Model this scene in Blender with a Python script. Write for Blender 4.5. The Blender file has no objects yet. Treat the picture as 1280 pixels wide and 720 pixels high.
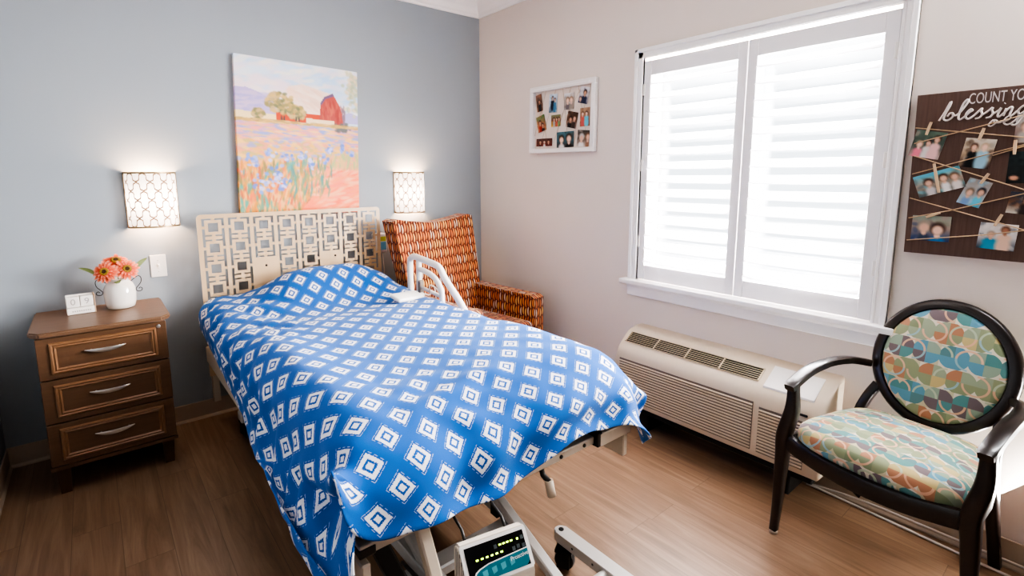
import bpy, bmesh, math, random
import numpy as np
from mathutils import Vector, Matrix, Euler
random.seed(7)
PI = math.pi
SC = bpy.context.scene
COL = SC.collection
R = math.radians

# ------------------------------------------------------------------ mesh helpers
def box(bm, x0, x1, y0, y1, z0, z1, bev=0.0, seg=2, mi=0, mat=None):
    r = bmesh.ops.create_cube(bm, size=1.0)
    vs = r['verts']
    for v in vs:
        v.co = Vector(((x0+x1)/2+v.co.x*(x1-x0), (y0+y1)/2+v.co.y*(y1-y0), (z0+z1)/2+v.co.z*(z1-z0)))
    fs = set(f for v in vs for f in v.link_faces)
    if bev > 0:
        es = set(e for v in vs for e in v.link_edges)
        rr = bmesh.ops.bevel(bm, geom=list(es), offset=bev, segments=seg, profile=0.5, affect='EDGES')
        fs = set(rr['faces']) | set(f for f in fs if f.is_valid)
        vs = list(set(v for f in fs for v in f.verts))
    for f in fs:
        f.material_index = mi
    if mat is not None:
        bmesh.ops.transform(bm, matrix=mat, verts=list(vs))
    return list(vs)

def tube(bm, pts, r, n=10, mi=0, caps=True, closed=False):
    """round tube along a list of points; r is a number or a list"""
    P = [Vector(p) for p in pts]
    m = len(P)
    rs = r if isinstance(r, (list, tuple)) else [r]*m
    rings = []
    up = None
    for i in range(m):
        if closed:
            d = (P[(i+1) % m]-P[i-1]).normalized()
        else:
            d = (P[min(i+1, m-1)]-P[max(i-1, 0)]).normalized()
        if up is None:
            up = Vector((0, 0, 1)) if abs(d.z) < 0.9 else Vector((1, 0, 0))
        a = (up-d*up.dot(d))
        if a.length < 1e-6:
            a = d.orthogonal()
        a.normalize(); b = d.cross(a); up = a
        rings.append([bm.verts.new(P[i]+(a*math.cos(2*PI*k/n)+b*math.sin(2*PI*k/n))*rs[i]) for k in range(n)])
    cnt = m if closed else m-1
    for i in range(cnt):
        A = rings[i]; B = rings[(i+1) % m]
        for k in range(n):
            f = bm.faces.new((A[k], A[(k+1) % n], B[(k+1) % n], B[k])); f.material_index = mi; f.smooth = True
    if caps and not closed:
        f = bm.faces.new(rings[0][::-1]); f.material_index = mi
        f = bm.faces.new(rings[-1]); f.material_index = mi

def bar(bm, pts, w, h, mi=0, side=None):
    """flat rectangular bar swept along points; w is sideways, h the other way; numbers or lists"""
    P = [Vector(p) for p in pts]; m = len(P)
    W = w if isinstance(w, (list, tuple)) else [w]*m
    Hh = h if isinstance(h, (list, tuple)) else [h]*m
    rings = []
    for i in range(m):
        d = (P[min(i+1, m-1)]-P[max(i-1, 0)]).normalized()
        s = Vector(side) if side is not None else Vector((0, 0, 1)).cross(d)
        s = s-d*s.dot(d)
        if s.length < 1e-5: s = d.orthogonal()
        s.normalize(); t = d.cross(s)
        c = 0.28
        ring = []
        for (a, b) in ((1-c, 1), (1, 1-c), (1, -1+c), (1-c, -1), (-1+c, -1), (-1, -1+c), (-1, 1-c), (-1+c, 1)):
            ring.append(bm.verts.new(P[i]+s*(a*W[i]/2)+t*(b*Hh[i]/2)))
        rings.append(ring)
    n = 8
    for i in range(m-1):
        for k in range(n):
            f = bm.faces.new((rings[i][k], rings[i][(k+1) % n], rings[i+1][(k+1) % n], rings[i+1][k])); f.material_index = mi
    bm.faces.new(rings[0][::-1]).material_index = mi
    bm.faces.new(rings[-1]).material_index = mi

def lathe(bm, prof, n=32, c=(0, 0, 0), mi=0, a0=0, a1=2*PI):
    full = abs(a1-a0-2*PI) < 1e-6
    cols = n if full else n+1
    rings = []
    for (r, z) in prof:
        if r < 1e-6:
            rings.append([bm.verts.new((c[0], c[1], c[2]+z))]*cols)
        else:
            rings.append([bm.verts.new((c[0]+r*math.cos(a0+(a1-a0)*k/n), c[1]+r*math.sin(a0+(a1-a0)*k/n), c[2]+z)) for k in range(cols)])
    for A, B in zip(rings, rings[1:]):
        for k in range(n if full else n):
            q = [A[k], A[(k+1) % cols], B[(k+1) % cols], B[k]]
            u = []
            for v in q:
                if v not in u: u.append(v)
            if len(u) >= 3:
                f = bm.faces.new(u); f.material_index = mi; f.smooth = True

def prism(bm, poly, axis, a, b, mi=0, smooth=False):
    """extrude a 2-D polygon along an axis. axis 'x': poly=(y,z); 'y': poly=(x,z); 'z': poly=(x,y)"""
    def mk(p, t):
        return {'x': (t, p[0], p[1]), 'y': (p[0], t, p[1]), 'z': (p[0], p[1], t)}[axis]
    A = [bm.verts.new(mk(p, a)) for p in poly]; B = [bm.verts.new(mk(p, b)) for p in poly]
    n = len(poly); fs = []
    for k in range(n):
        fs.append(bm.faces.new((A[k], A[(k+1) % n], B[(k+1) % n], B[k])))
        fs[-1].smooth = smooth
    fs.append(bm.faces.new(A[::-1])); fs.append(bm.faces.new(B))
    for f in fs: f.material_index = mi
    return A+B

def arc(cx, cy, r, a0, a1, n):
    return [(cx+r*math.cos(R(a0+(a1-a0)*i/n)), cy+r*math.sin(R(a0+(a1-a0)*i/n))) for i in range(n+1)]

def catmull(pts, k=6, closed=False):
    P = [Vector(p) for p in pts]; out = []; n = len(P)
    rng = range(n) if closed else range(n-1)
    for i in rng:
        p0 = P[(i-1) % n] if closed or i > 0 else P[0]*2-P[1]
        p1 = P[i]; p2 = P[(i+1) % n]
        p3 = P[(i+2) % n] if closed or i+2 < n else P[-1]*2-P[-2]
        for j in range(k):
            t = j/k
            out.append(0.5*((2*p1)+(-p0+p2)*t+(2*p0-5*p1+4*p2-p3)*t*t+(-p0+3*p1-3*p2+p3)*t**3))
    if not closed: out.append(P[-1])
    return out

def box_uv(me):
    uv = me.uv_layers.new(name='UVMap')
    for p in me.polygons:
        n = p.normal; ax = max(range(3), key=lambda i: abs(n[i]))
        for li in p.loop_indices:
            c = me.vertices[me.loops[li].vertex_index].co
            uv.data[li].uv = ((c.y, c.z), (c.x, c.z), (c.x, c.y))[ax]

# ------------------------------------------------------------------ object helpers
def obj(name, bm, mats, parent=None, world=False, smooth=False, uv=False, angle=None, recalc=True):
    if recalc: bmesh.ops.recalc_face_normals(bm, faces=bm.faces)
    if world and parent is not None:
        M = parent_matrix(parent).inverted()
        bmesh.ops.transform(bm, matrix=M, verts=bm.verts)
    me = bpy.data.meshes.new(name); bm.to_mesh(me); bm.free()
    for m in (mats if isinstance(mats, (list, tuple)) else [mats]): me.materials.append(m)
    if smooth:
        for p in me.polygons: p.use_smooth = True
        if angle: me.set_sharp_from_angle(angle=R(angle))
    if uv: box_uv(me)
    o = bpy.data.objects.new(name, me); COL.objects.link(o)
    if parent is not None: o.parent = parent
    return o

def parent_matrix(o):
    M = o.matrix_basis.copy()
    while o.parent is not None:
        o = o.parent; M = o.matrix_basis @ M
    return M

def thing(name, label, cat, loc=(0, 0, 0), rotz=0.0, group=None):
    o = bpy.data.objects.new(name, None); COL.objects.link(o)
    o.location = loc; o.rotation_euler = (0, 0, rotz); o.empty_display_size = 0.05
    return tag(o, label, cat, group)

def tag(o, label, cat, group=None):
    o['label'] = label; o['category'] = cat
    if group: o['group'] = group
    return o

def struct(name, bm, m, parent=None, **k):
    o = obj(name, bm, m, parent, **k)
    if parent is None: o['kind'] = 'structure'
    return o

def dup_tree(root, loc=None, rotz=None, label=None):
    r = root.copy(); COL.objects.link(r)
    if loc is not None: r.location = loc
    if rotz is not None: r.rotation_euler = (0, 0, rotz)
    if label: r['label'] = label
    for ch in list(root.children):
        c = ch.copy(); COL.objects.link(c); c.parent = r
        for g in list(ch.children):
            d = g.copy(); COL.objects.link(d); d.parent = c
    return r

def text_bm(txt, size, ext=0.0006):
    cu = bpy.data.curves.new('t', 'FONT'); cu.body = txt; cu.size = size; cu.extrude = ext
    cu.align_x = 'CENTER'; cu.align_y = 'CENTER'
    o = bpy.data.objects.new('t', cu); COL.objects.link(o)
    dg = bpy.context.evaluated_depsgraph_get()
    me = bpy.data.meshes.new_from_object(o.evaluated_get(dg))
    bm = bmesh.new(); bm.from_mesh(me)
    bpy.data.objects.remove(o); bpy.data.curves.remove(cu); bpy.data.meshes.remove(me)
    return bm

# ------------------------------------------------------------------ materials
def s2l(c):
    return tuple((x/12.92 if x <= 0.04045 else ((x+0.055)/1.055)**2.4) for x in c)
def rgb(r, g, b): return s2l((r/255, g/255, b/255))+(1.0,)

class X:
    """tiny expression wrapper over math nodes"""
    def __init__(s, t, k): s.t = t; s.k = k
    def _op(s, op, *a, clamp=False):
        n = s.t.nodes.new('ShaderNodeMath'); n.operation = op; n.use_clamp = clamp
        for i, v in enumerate((s,)+a):
            if isinstance(v, X): s.t.links.new(v.k, n.inputs[i])
            else: n.inputs[i].default_value = v
        return X(s.t, n.outputs[0])
    def __add__(s, o): return s._op('ADD', o)
    def __sub__(s, o): return s._op('SUBTRACT', o)
    def __mul__(s, o): return s._op('MULTIPLY', o)
    def __truediv__(s, o): return s._op('DIVIDE', o)
    def floor(s): return s._op('FLOOR')
    def fract(s): return s._op('FRACT')
    def abs(s): return s._op('ABSOLUTE')
    def sin(s): return s._op('SINE')
    def sqrt(s): return s._op('SQRT')
    def lt(s, o): return s._op('LESS_THAN', o)
    def gt(s, o): return s._op('GREATER_THAN', o)
    def max(s, o): return s._op('MAXIMUM', o)
    def min(s, o): return s._op('MINIMUM', o)
    def pow(s, o): return s._op('POWER', o)
    def mod2(s): return (s*0.5).fract()*2.0
    def band(s, lo, hi): return s.gt(lo)*s.lt(hi)
    def soft(s, e, w):      # 1 below e, 0 above e+w
        return (((s*-1.0)+(e+w))._op('DIVIDE', w, clamp=True))

class Mat:
    def __init__(self, name, base=(0.8, 0.8, 0.8, 1), rough=0.6, metal=0.0, spec=0.5, coat=0.0, sheen=0.0):
        self.m = bpy.data.materials.new(name); self.m.use_nodes = True
        self.t = self.m.node_tree; self.b = self.t.nodes['Principled BSDF']
        self.b.inputs['Base Color'].default_value = base
        self.b.inputs['Roughness'].default_value = rough
        self.b.inputs['Metallic'].default_value = metal
        self.b.inputs['Specular IOR Level'].default_value = spec
        self.b.inputs['Coat Weight'].default_value = coat
        if sheen:
            self.b.inputs['Sheen Weight'].default_value = sheen
            self.b.inputs['Sheen Roughness'].default_value = 0.5
    def n(self, kind, **kw):
        n = self.t.nodes.new(kind)
        for k, v in kw.items(): setattr(n, k, v)
        return n
    def coord(self, which='Object'):
        return self.n('ShaderNodeTexCoord').outputs[which]
    def mapped(self, scale, which='Object', rot=(0, 0, 0)):
        mp = self.n('ShaderNodeMapping'); mp.inputs['Scale'].default_value = scale; mp.inputs['Rotation'].default_value = rot
        self.t.links.new(self.coord(which), mp.inputs['Vector']); return mp.outputs[0]
    def noise(self, vec, scale, detail=4, rough=0.6, dist=0.0):
        nz = self.n('ShaderNodeTexNoise'); nz.inputs['Scale'].default_value = scale
        nz.inputs['Detail'].default_value = detail; nz.inputs['Roughness'].default_value = rough
        nz.inputs['Distortion'].default_value = dist
        self.t.links.new(vec, nz.inputs['Vector']); return X(self.t, nz.outputs[0])
    def ramp(self, x, stops, const=False):
        r = self.n('ShaderNodeValToRGB'); cr = r.color_ramp
        if const: cr.interpolation = 'CONSTANT'
        while len(cr.elements) < len(stops): cr.elements.new(0.5)
        for e, (p, c) in zip(cr.elements, stops): e.position = p; e.color = c
        self.t.links.new(x.k, r.inputs[0]); return r.outputs[0]
    def mix(self, f, a, b, blend='MIX'):
        mx = self.n('ShaderNodeMix'); mx.data_type = 'RGBA'; mx.blend_type = blend
        for sock, v in ((mx.inputs[0], f), (mx.inputs[6], a), (mx.inputs[7], b)):
            if isinstance(v, X): self.t.links.new(v.k, sock)
            elif isinstance(v, bpy.types.NodeSocket): self.t.links.new(v, sock)
            else: sock.default_value = v
        return mx.outputs[2]
    def color(self, sock): self.t.links.new(sock, self.b.inputs['Base Color'])
    def bump(self, x, strength=0.2, dist=0.01):
        bp = self.n('ShaderNodeBump'); bp.inputs['Strength'].default_value = strength; bp.inputs['Distance'].default_value = dist
        self.t.links.new(x.k if isinstance(x, X) else x, bp.inputs['Height']); self.t.links.new(bp.outputs[0], self.b.inputs['Normal'])
    def xyz(self, which='Object'):
        s = self.n('ShaderNodeSeparateXYZ'); self.t.links.new(self.coord(which), s.inputs[0])
        return [X(self.t, s.outputs[i]) for i in range(3)]
    def rand(self, a, b, c=0.0):
        cb = self.n('ShaderNodeCombineXYZ')
        for i, v in enumerate((a, b, c)):
            if isinstance(v, X): self.t.links.new(v.k, cb.inputs[i])
            else: cb.inputs[i].default_value = v
        w = self.n('ShaderNodeTexWhiteNoise'); self.t.links.new(cb.outputs[0], w.inputs['Vector'])
        return X(self.t, w.outputs['Value'])

def paint(name, c, rough=0.6, bump=0.05, scale=220):
    M = Mat(name, c, rough, spec=0.3)
    v = M.coord('Object')
    big = M.noise(v, 1.6, 2)
    M.color(M.mix(big*0.12, c, tuple(x*0.8 for x in c[:3])+(1,)))
    M.bump(M.noise(v, scale, 3), bump, 0.004)
    return M.m

def plain(name, c, rough=0.5, metal=0.0, spec=0.5, bump=0.0, coat=0.0):
    M = Mat(name, c, rough, metal, spec, coat)
    nz = M.noise(M.coord('Object'), 35, 3)
    M.color(M.mix(nz*0.16, c, tuple(x*0.72 for x in c[:3])+(1,)))
    if bump: M.bump(M.noise(M.coord('Object'), 400, 2), bump, 0.002)
    return M.m

def wood(name, c1, c2, axis='z', scale=1.0, rough=0.45, coat=0.0):
    M = Mat(name, c1, rough, spec=0.4, coat=coat)
    sc = {'x': (1.2, 22, 22), 'y': (22, 1.2, 22), 'z': (22, 22, 1.2)}[axis]
    v = M.mapped(tuple(s*scale for s in sc))
    a = M.noise(v, 1.6, 6, 0.65, 0.8)
    f = M.noise(M.mapped(tuple(s*scale*5 for s in sc)), 2.0, 3)
    M.color(M.mix(a*0.75+f*0.35, c1, c2)); M.bump(f, 0.08, 0.002)
    return M.m

# ================================================================== MATERIALS
m_blue = paint('wall_blue', rgb(155, 161, 166), 0.55)
m_beige = paint('wall_beige', rgb(226, 213, 203), 0.6)
m_white = paint('ceiling_white', rgb(225, 218, 212), 0.7)
m_trim = plain('trim_white', rgb(250, 246, 244), 0.35)
M = Mat('shutter_white', rgb(240, 236, 236), 0.4)
tl = M.n('ShaderNodeBsdfTranslucent'); tl.inputs[0].default_value = (.95, .95, .97, 1)
mx = M.n('ShaderNodeMixShader'); mx.inputs[0].default_value = .42
M.t.links.new(M.b.outputs[0], mx.inputs[1]); M.t.links.new(tl.outputs[0], mx.inputs[2])
M.t.links.new(mx.outputs[0], M.t.nodes['Material Output'].inputs['Surface']); m_louver = M.m
m_shutter = plain('shutter_frame_white', rgb(240, 236, 236), 0.4)
m_basebd = plain('vinyl_base', rgb(176, 156, 136), 0.4)
m_black = plain('black_plastic', rgb(22, 21, 21), 0.4)
m_dark = plain('dark_gap', rgb(28, 22, 18), 0.8)
m_chrome = plain('brushed_nickel', rgb(205, 198, 190), 0.28, 0.9)
m_brass = plain('antique_brass', rgb(165, 140, 105), 0.4, 0.7)
m_wplast = plain('white_plastic', rgb(232, 226, 220), 0.35)
m_ptac = plain('cream_plastic', rgb(210, 193, 170), 0.45)
m_ptac_sl = plain('cream_slats', rgb(204, 186, 160), 0.5)
m_steel = plain('beige_powder_coat', rgb(196, 180, 160), 0.4)
m_gsteel = plain('grey_powder_coat', rgb(190, 184, 178), 0.35)
m_dsteel = plain('dark_steel', rgb(50, 47, 45), 0.4, 0.6)
m_wire = plain('wire_black', rgb(50, 45, 42), 0.5, 0.5)
m_grey = plain('grey_label', rgb(120, 108, 98), 0.5)
m_screen = plain('panel_black', rgb(14, 14, 16), 0.2)
m_teal = plain('panel_teal', rgb(22, 105, 118), 0.3)
m_tealL = plain('panel_teal_light', rgb(70, 150, 160), 0.4)
m_twine = plain('twine', rgb(190, 160, 125), 0.9)
m_pin = plain('pale_pine', rgb(205, 175, 140), 0.7)
m_letter = plain('painted_white', rgb(215, 205, 198), 0.7)
m_hb = plain('headboard_champagne', rgb(204, 172, 134), 0.38, 0.0)
m_cal = plain('chalk_white', rgb(236, 228, 220), 0.6)
m_rose = plain('gilt_edge', rgb(200, 165, 135), 0.5)
m_greyink = plain('grey_ink', rgb(170, 160, 152), 0.6)
m_cloth = plain('mattress_cover', rgb(55, 70, 110), 0.7)
m_frame = plain('frame_white', rgb(240, 234, 230), 0.4)
m_mat = plain('frame_backing', rgb(222, 208, 196), 0.8)
m_cord = plain('white_cord', rgb(205, 196, 186), 0.5)
m_stem = plain('stem_green', rgb(95, 112, 60), 0.6)
m_leaf = plain('leaf_green', rgb(128, 140, 84), 0.6)

def em(name, c, s):
    M = Mat(name, c); M.b.inputs['Emission Color'].default_value = c; M.b.inputs['Emission Strength'].default_value = s
    return M.m
m_led = em('led_green', rgb(190, 235, 60), 3.0)
m_bulb = em('bulb_warm', (1.0, 0.78, 0.5, 1), 25.0)

m_nwood = wood('walnut_front', rgb(116, 84, 60), rgb(72, 50, 35), 'x', 1.0, 0.38)
m_nwoodv = wood('walnut_side', rgb(104, 72, 48), rgb(60, 40, 26), 'z', 1.0, 0.4)
m_ntop = wood('walnut_top', rgb(132, 100, 76), rgb(92, 67, 50), 'x', 1.0, 0.35)
m_nedge = plain('moulding_edge', rgb(126, 90, 62), 0.35)
m_espresso = wood('espresso_wood', rgb(42, 31, 27), rgb(22, 16, 14), 'z', 1.0, 0.3, coat=0.2)

# floor: wood planks running along y
M = Mat('floor_planks', rough=0.36, spec=0.5)
x, y, z = M.xyz()
pw = 0.152; pl = 1.22
i = (x/pw).floor(); off = M.rand(i, 3.0)
yy = y/pl+off; j = yy.floor()
rnd = M.rand(i, j, 5.0)
fx = (x/pw).fract(); fy = yy.fract()
seam = (fx.min((fx*-1.0)+1.0)*pw).min(fy.min((fy*-1.0)+1.0)*pl).lt(0.0011)
cb = M.n('ShaderNodeCombineXYZ')
M.t.links.new((x*14.0+rnd*30.0).k, cb.inputs[0]); M.t.links.new((y*1.1+rnd*17.0).k, cb.inputs[1])
g1 = M.noise(cb.outputs[0], 1.3, 6, 0.62, 1.6)
cb2 = M.n('ShaderNodeCombineXYZ')
M.t.links.new((x*90.0).k, cb2.inputs[0]); M.t.links.new((y*3.0+rnd*9.0).k, cb2.inputs[1])
g2 = M.noise(cb2.outputs[0], 1.5, 3)
col = M.ramp(g1, [(0.25, rgb(112, 87, 66)), (0.5, rgb(140, 111, 87)), (0.75, rgb(162, 134, 108))])
col = M.mix(g2*0.35, col, rgb(88, 64, 47))
col = M.mix(rnd*0.15, col, rgb(100, 72, 52))
col = M.mix(seam*0.45, col, rgb(60, 42, 30))
M.color(col); M.bump(g2, 0.05, 0.002)
m_floor = M.m

# barrel print (armchair)
M = Mat('barrel_fabric', rough=0.9, spec=0.15, sheen=0.2)
u, v, _ = M.xyz('UV')
cw, ch = 0.0200, 0.060
i = (u/cw).floor(); v2 = v/ch+i.mod2()*0.16; j = v2.floor()
fu = ((u/cw).fract()-0.5)*2.0; fv = (v2.fract()-0.5)*2.0
sh = fu-((fv*fv)*-0.6+0.25)
wid = ((fv*fv)*-1.0+1.0).max(0.0).sqrt()*0.70
lens = sh.abs()-wid
rn = M.rand(i, j, 1.0)
c = M.ramp(rn, [(0.0, rgb(214, 118, 52)), (0.24, rgb(226, 172, 96)), (0.46, rgb(196, 92, 42)), (0.62, rgb(206, 190, 176)), (0.76, rgb(222, 140, 66)), (0.9, rgb(150, 96, 60))], const=True)
c = M.mix((sh*0.5+0.5)*0.25, c, rgb(246, 214, 150))
c = M.mix(lens.gt(-0.20), c, rgb(158, 66, 32))
c = M.mix(lens.gt(-0.02), c, rgb(78, 36, 26))
c = M.mix(0.22, c, rgb(84, 36, 20))
M.color(c); M.bump(M.noise(M.coord('UV'), 600, 2), 0.1, 0.002)
m_barrel = M.m

# circles print (oval-back chair)
M = Mat('circle_fabric', rough=0.85, spec=0.2, sheen=0.15)
u, v, _ = M.xyz('UV')
P = 0.078
vv = v/P; j = vv.floor(); fv = vv.fract()-0.5
uu = u/P+j*0.37; i = uu.floor(); fu = uu.fract()-0.5
r = (fu*fu+fv*fv).sqrt()
top = fv.gt(0.0); rt = fu.gt(0.0)
q = top*2.0+rt
rn = M.rand(i, j, q); par = j.mod2().gt(0.5)
cool = M.ramp(rn, [(0.0, rgb(38, 128, 130)), (0.25, rgb(92, 74, 88)), (0.45, rgb(58, 140, 168)), (0.66, rgb(130, 156, 136)), (0.86, rgb(46, 120, 128))], const=True)
warm = M.ramp(rn, [(0.0, rgb(128, 142, 104)), (0.3, rgb(172, 110, 74)), (0.5, rgb(190, 168, 108)), (0.72, rgb(140, 156, 128)), (0.88, rgb(110, 128, 92))], const=True)
cc = M.mix(par, cool, warm)
base = M.mix(M.rand(i, j, 9.0).gt(0.5), rgb(216, 208, 190), rgb(196, 186, 150))
lensf = ((fu.abs()+0.0)*1.0)
c = M.mix(r.lt(0.545), base, cc)
# overlapping rings, shifted by half a cell
uu2 = uu+0.5; i2 = uu2.floor(); fu2 = uu2.fract()-0.5
r2 = (fu2*fu2+fv*fv).sqrt()
ring = r2.band(0.39, 0.47)*M.rand(i2, j, q+11.0).gt(0.35)
rc = M.mix(M.rand(i2, j, 4.0+0).gt(0.5), rgb(222, 168, 136), rgb(140, 180, 190))
rc = M.mix(fv.gt(0.0), rc, M.mix(M.rand(i2, j, 7.0).gt(0.5), rgb(176, 190, 160), rgb(224, 172, 140)))
c = M.mix(ring*0.9, c, rc)
c = M.mix(0.18, c, rgb(186, 176, 158))
M.color(c); M.bump(M.noise(M.coord('UV'), 700, 2), 0.1, 0.002)
m_circles = M.m

# blanket: woven diamonds; UV is in lattice units
M = Mat('fleece_blanket', rough=0.85, spec=0.12, sheen=0.16)
M.b.inputs['Sheen Tint'].default_value = (0.75, 0.85, 1.0, 1)
a, b, _ = M.xyz('UV')
jit = M.noise(M.coord('UV'), 26, 3, 0.7)
jx = (jit-0.5)*0.11
fa = (a+0.5).fract()-0.5; fb = (b+0.5).fract()-0.5
d = fa.abs().max(fb.abs()*0.97)
dj = d+jx
white = dj.lt(0.085).max(dj.band(0.155, 0.265))
dashn = ((fa+fb)*34.0).sin().gt(-0.2).max(((fa-fb)*34.0).sin().gt(0.75))
dash = (d+jx*0.25).band(0.308, 0.330)*dashn*0.5
fuzz = M.noise(M.coord('UV'), 60, 3, 0.7)
blue = M.mix(fuzz, rgb(5, 70, 146), rgb(12, 98, 172))
halo = dj.band(0.10, 0.33)
c = M.mix(halo*0.35, blue, rgb(4, 52, 118))
c = M.mix(white, c, M.mix(fuzz, rgb(206, 206, 212), rgb(236, 234, 236)))
c = M.mix(dash, c, rgb(190, 205, 228))
M.color(c)
M.bump(M.noise(M.coord('UV'), 45, 4, 0.7), 0.35, 0.004)
m_blanket = M.m

# sconce shade
M = Mat('sconce_shade', rgb(240, 226, 214), 0.8)
u, v, _ = M.xyz('UV')
s = 0.0615
aa = u/s+v/0.0915; bb = u/s-v/0.0915
a2 = aa-(bb*(2*PI)).sin()*0.085+(bb*(4*PI)).sin()*0.036; b2 = bb-(aa*(2*PI)).sin()*0.085+(aa*(4*PI)).sin()*0.036
da = ((a2+0.5).fract()-0.5).abs(); db = ((b2+0.5).fract()-0.5).abs()
dd = da.min(db)
line = dd.lt(0.06)
c = M.mix(line, rgb(246, 232, 220), rgb(168, 128, 96)); M.color(c)
M.b.inputs['Emission Strength'].default_value = 1.0
glow = M.mix(line, (1.0, 0.78, 0.62, 1), (0.05, 0.026, 0.014, 1))
vz = M.xyz('UV')[1]
hot = (((vz-0.13)/0.075)*((vz-0.13)/0.075))._op('MULTIPLY', -1.0)._op('EXPONENT')
hs = hot*2.0+1.0
M.t.links.new(M.mix(line*0.0, glow, glow), M.b.inputs['Emission Color'])
M.t.links.new(hs.k, M.b.inputs['Emission Strength'])
m_shade = M.m

# flower petals: colour runs with UV.x from the heart outwards
M = Mat('petal_coral', rough=0.7)
u, v, _ = M.xyz('UV')
M.color(M.ramp(u, [(0.0, rgb(130, 24, 8)), (0.42, rgb(200, 56, 26)), (0.75, rgb(222, 100, 66)), (1.0, rgb(238, 158, 130))]))
m_petal = M.m
m_heart = plain('flower_heart', rgb(150, 118, 40), 0.9)
m_heartd = plain('flower_heart_dark', rgb(70, 46, 22), 0.9)

M = Mat('sign_brown', rgb(98, 78, 70), 0.85, spec=0.2)
g = M.noise(M.mapped((60, 60, 3)), 2.0, 5)
M.color(M.mix(g, rgb(84, 64, 57), rgb(116, 94, 84))); m_sign = M.m

def vcol(name, rough=0.5):
    M = Mat(name, rough=rough, spec=0.25)
    at = M.n('ShaderNodeVertexColor'); at.layer_name = 'Col'
    M.color(at.outputs['Color']); return M.m
m_canvas = vcol('oil_on_canvas', 0.55)
m_print = vcol('photo_print', 0.35)

M = Mat('window_glass', rgb(255, 255, 255), 0.02)
tr = M.n('ShaderNodeBsdfTransparent'); gl = M.n('ShaderNodeBsdfGlossy'); gl.inputs['Roughness'].default_value = 0.02
mx = M.n('ShaderNodeMixShader'); mx.inputs[0].default_value = 0.06
M.t.links.new(tr.outputs[0], mx.inputs[1]); M.t.links.new(gl.outputs[0], mx.inputs[2])
M.t.links.new(mx.outputs[0], M.t.nodes['Material Output'].inputs['Surface']); m_glass = M.m

# ================================================================== ROOM
XL = -2.83; YR = -5.4; ZC = 2.63
WY0, WY1, WZ0, WZ1 = -2.585, -1.475, 0.78, 1.985     # window opening
bm = bmesh.new(); box(bm, XL-0.12, 0.12, YR-0.12, 0.12, -0.1, 0.0); struct('floor', bm, m_floor)
bm = bmesh.new(); box(bm, XL-0.12, 0.12, YR-0.12, 0.12, ZC, ZC+0.1); struct('ceiling', bm, m_white)
bm = bmesh.new(); box(bm, XL-0.12, 0.12, 0.0, 0.12, 0, ZC); struct('wall_back', bm, m_blue)
bm = bmesh.new(); box(bm, XL-0.12, XL, YR, 0.0, 0, ZC); struct('wall_left', bm, m_blue)
bm = bmesh.new(); box(bm, XL-0.12, 0.12, YR-0.12, YR, 0, ZC); struct('wall_front', bm, m_blue)
bm = bmesh.new()
box(bm, 0, 0.12, YR, WY0, 0, ZC); box(bm, 0, 0.12, WY1, 0, 0, ZC)
box(bm, 0, 0.12, WY0, WY1, 0, WZ0); box(bm, 0, 0.12, WY0, WY1, WZ1, ZC)
struct('wall_right', bm, m_beige)
# crown moulding
prof = [(0, 0), (0.012, 0), (0.016, 0.012), (0.03, 0.022), (0.05, 0.05), (0.075, 0.075), (0.085, 0.09), (0.1, 0.094), (0.1, 0.105), (0, 0.105)]
bm = bmesh.new(); prism(bm, [(-a, 2.525+b) for a, b in prof], 'x', XL, 0.0); struct('trim_1', bm, m_trim)
bm = bmesh.new(); prism(bm, [(-a, 2.525+b) for a, b in prof], 'y', YR, 0.0); struct('trim_2', bm, m_trim)
# baseboards (vinyl cove)
def cove(name, axis, w, a, b, sgn):
    bm = bmesh.new()
    pr = [(0, 0), (0.014, 0), (0.013, 0.006), (0.006, 0.016), (0.005, 0.1), (0, 0.102)]
    prism(bm, [(w+sgn*p, q) for p, q in pr], axis, a, b); struct(name, bm, m_basebd)
cove('baseboard_back', 'x', 0.0, XL, 0.0, -1)
cove('baseboard_right', 'y', 0.0, YR, 0.0, -1)
cove('baseboard_left', 'y', XL, YR, 0.0, 1)

# window: casing, sill, apron, glass
bm = bmesh.new()
def casing_strip(bm, p0, p1, horiz):
    # three stepped bands give the moulded profile
    for k, (o0, o1, t) in enumerate(((0.0, 0.05, 0.016), (0.030, 0.050, 0.026), (0.0, 0.012, 0.021))):
        if horiz: box(bm, -t, 0, p0-o1, p1+o1, WZ1+o0, WZ1+o1, 0.002, 1)
        else:
            s = p1
            y0 = p0+s*o0; y1 = p0+s*o1
            box(bm, -t, 0, min(y0, y1), max(y0, y1), WZ0, WZ1+o1, 0.002, 1)
casing_strip(bm, WY0, WY1, True); casing_strip(bm, WY1, 1, False); casing_strip(bm, WY0, -1, False)
win = struct('window_1', bm, m_trim)
bm = bmesh.new(); box(bm, -0.06, 0.10, WY0-0.085, WY1+0.085, 0.755, 0.782, 0.006, 3); obj('window_sill', bm, m_trim, win)
bm = bmesh.new(); prism(bm, [(0, 0.685), (-0.012, 0.685), (-0.016, 0.69), (-0.018, 0.735), (-0.03, 0.755), (0, 0.755)], 'y', WY0-0.055, WY1+0.055); obj('apron', bm, m_trim, win)
bm = bmesh.new(); box(bm, 0.095, 0.100, WY0, WY1, WZ0, WZ1); obj('window_pane', bm, m_glass, win)
bm = bmesh.new()
box(bm, 0.08, 0.118, WY0+.001, WY1-.001, WZ0+.001, WZ0+0.04); box(bm, 0.08, 0.118, WY0+.001, WY1-.001, WZ1-0.03, WZ1-.001)
box(bm, 0.08, 0.118, WY0+.001, WY0+0.03, WZ0+0.041, WZ1-0.031); box(bm, 0.08, 0.118, WY1-0.03, WY1-.001, WZ0+0.041, WZ1-0.031)
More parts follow.
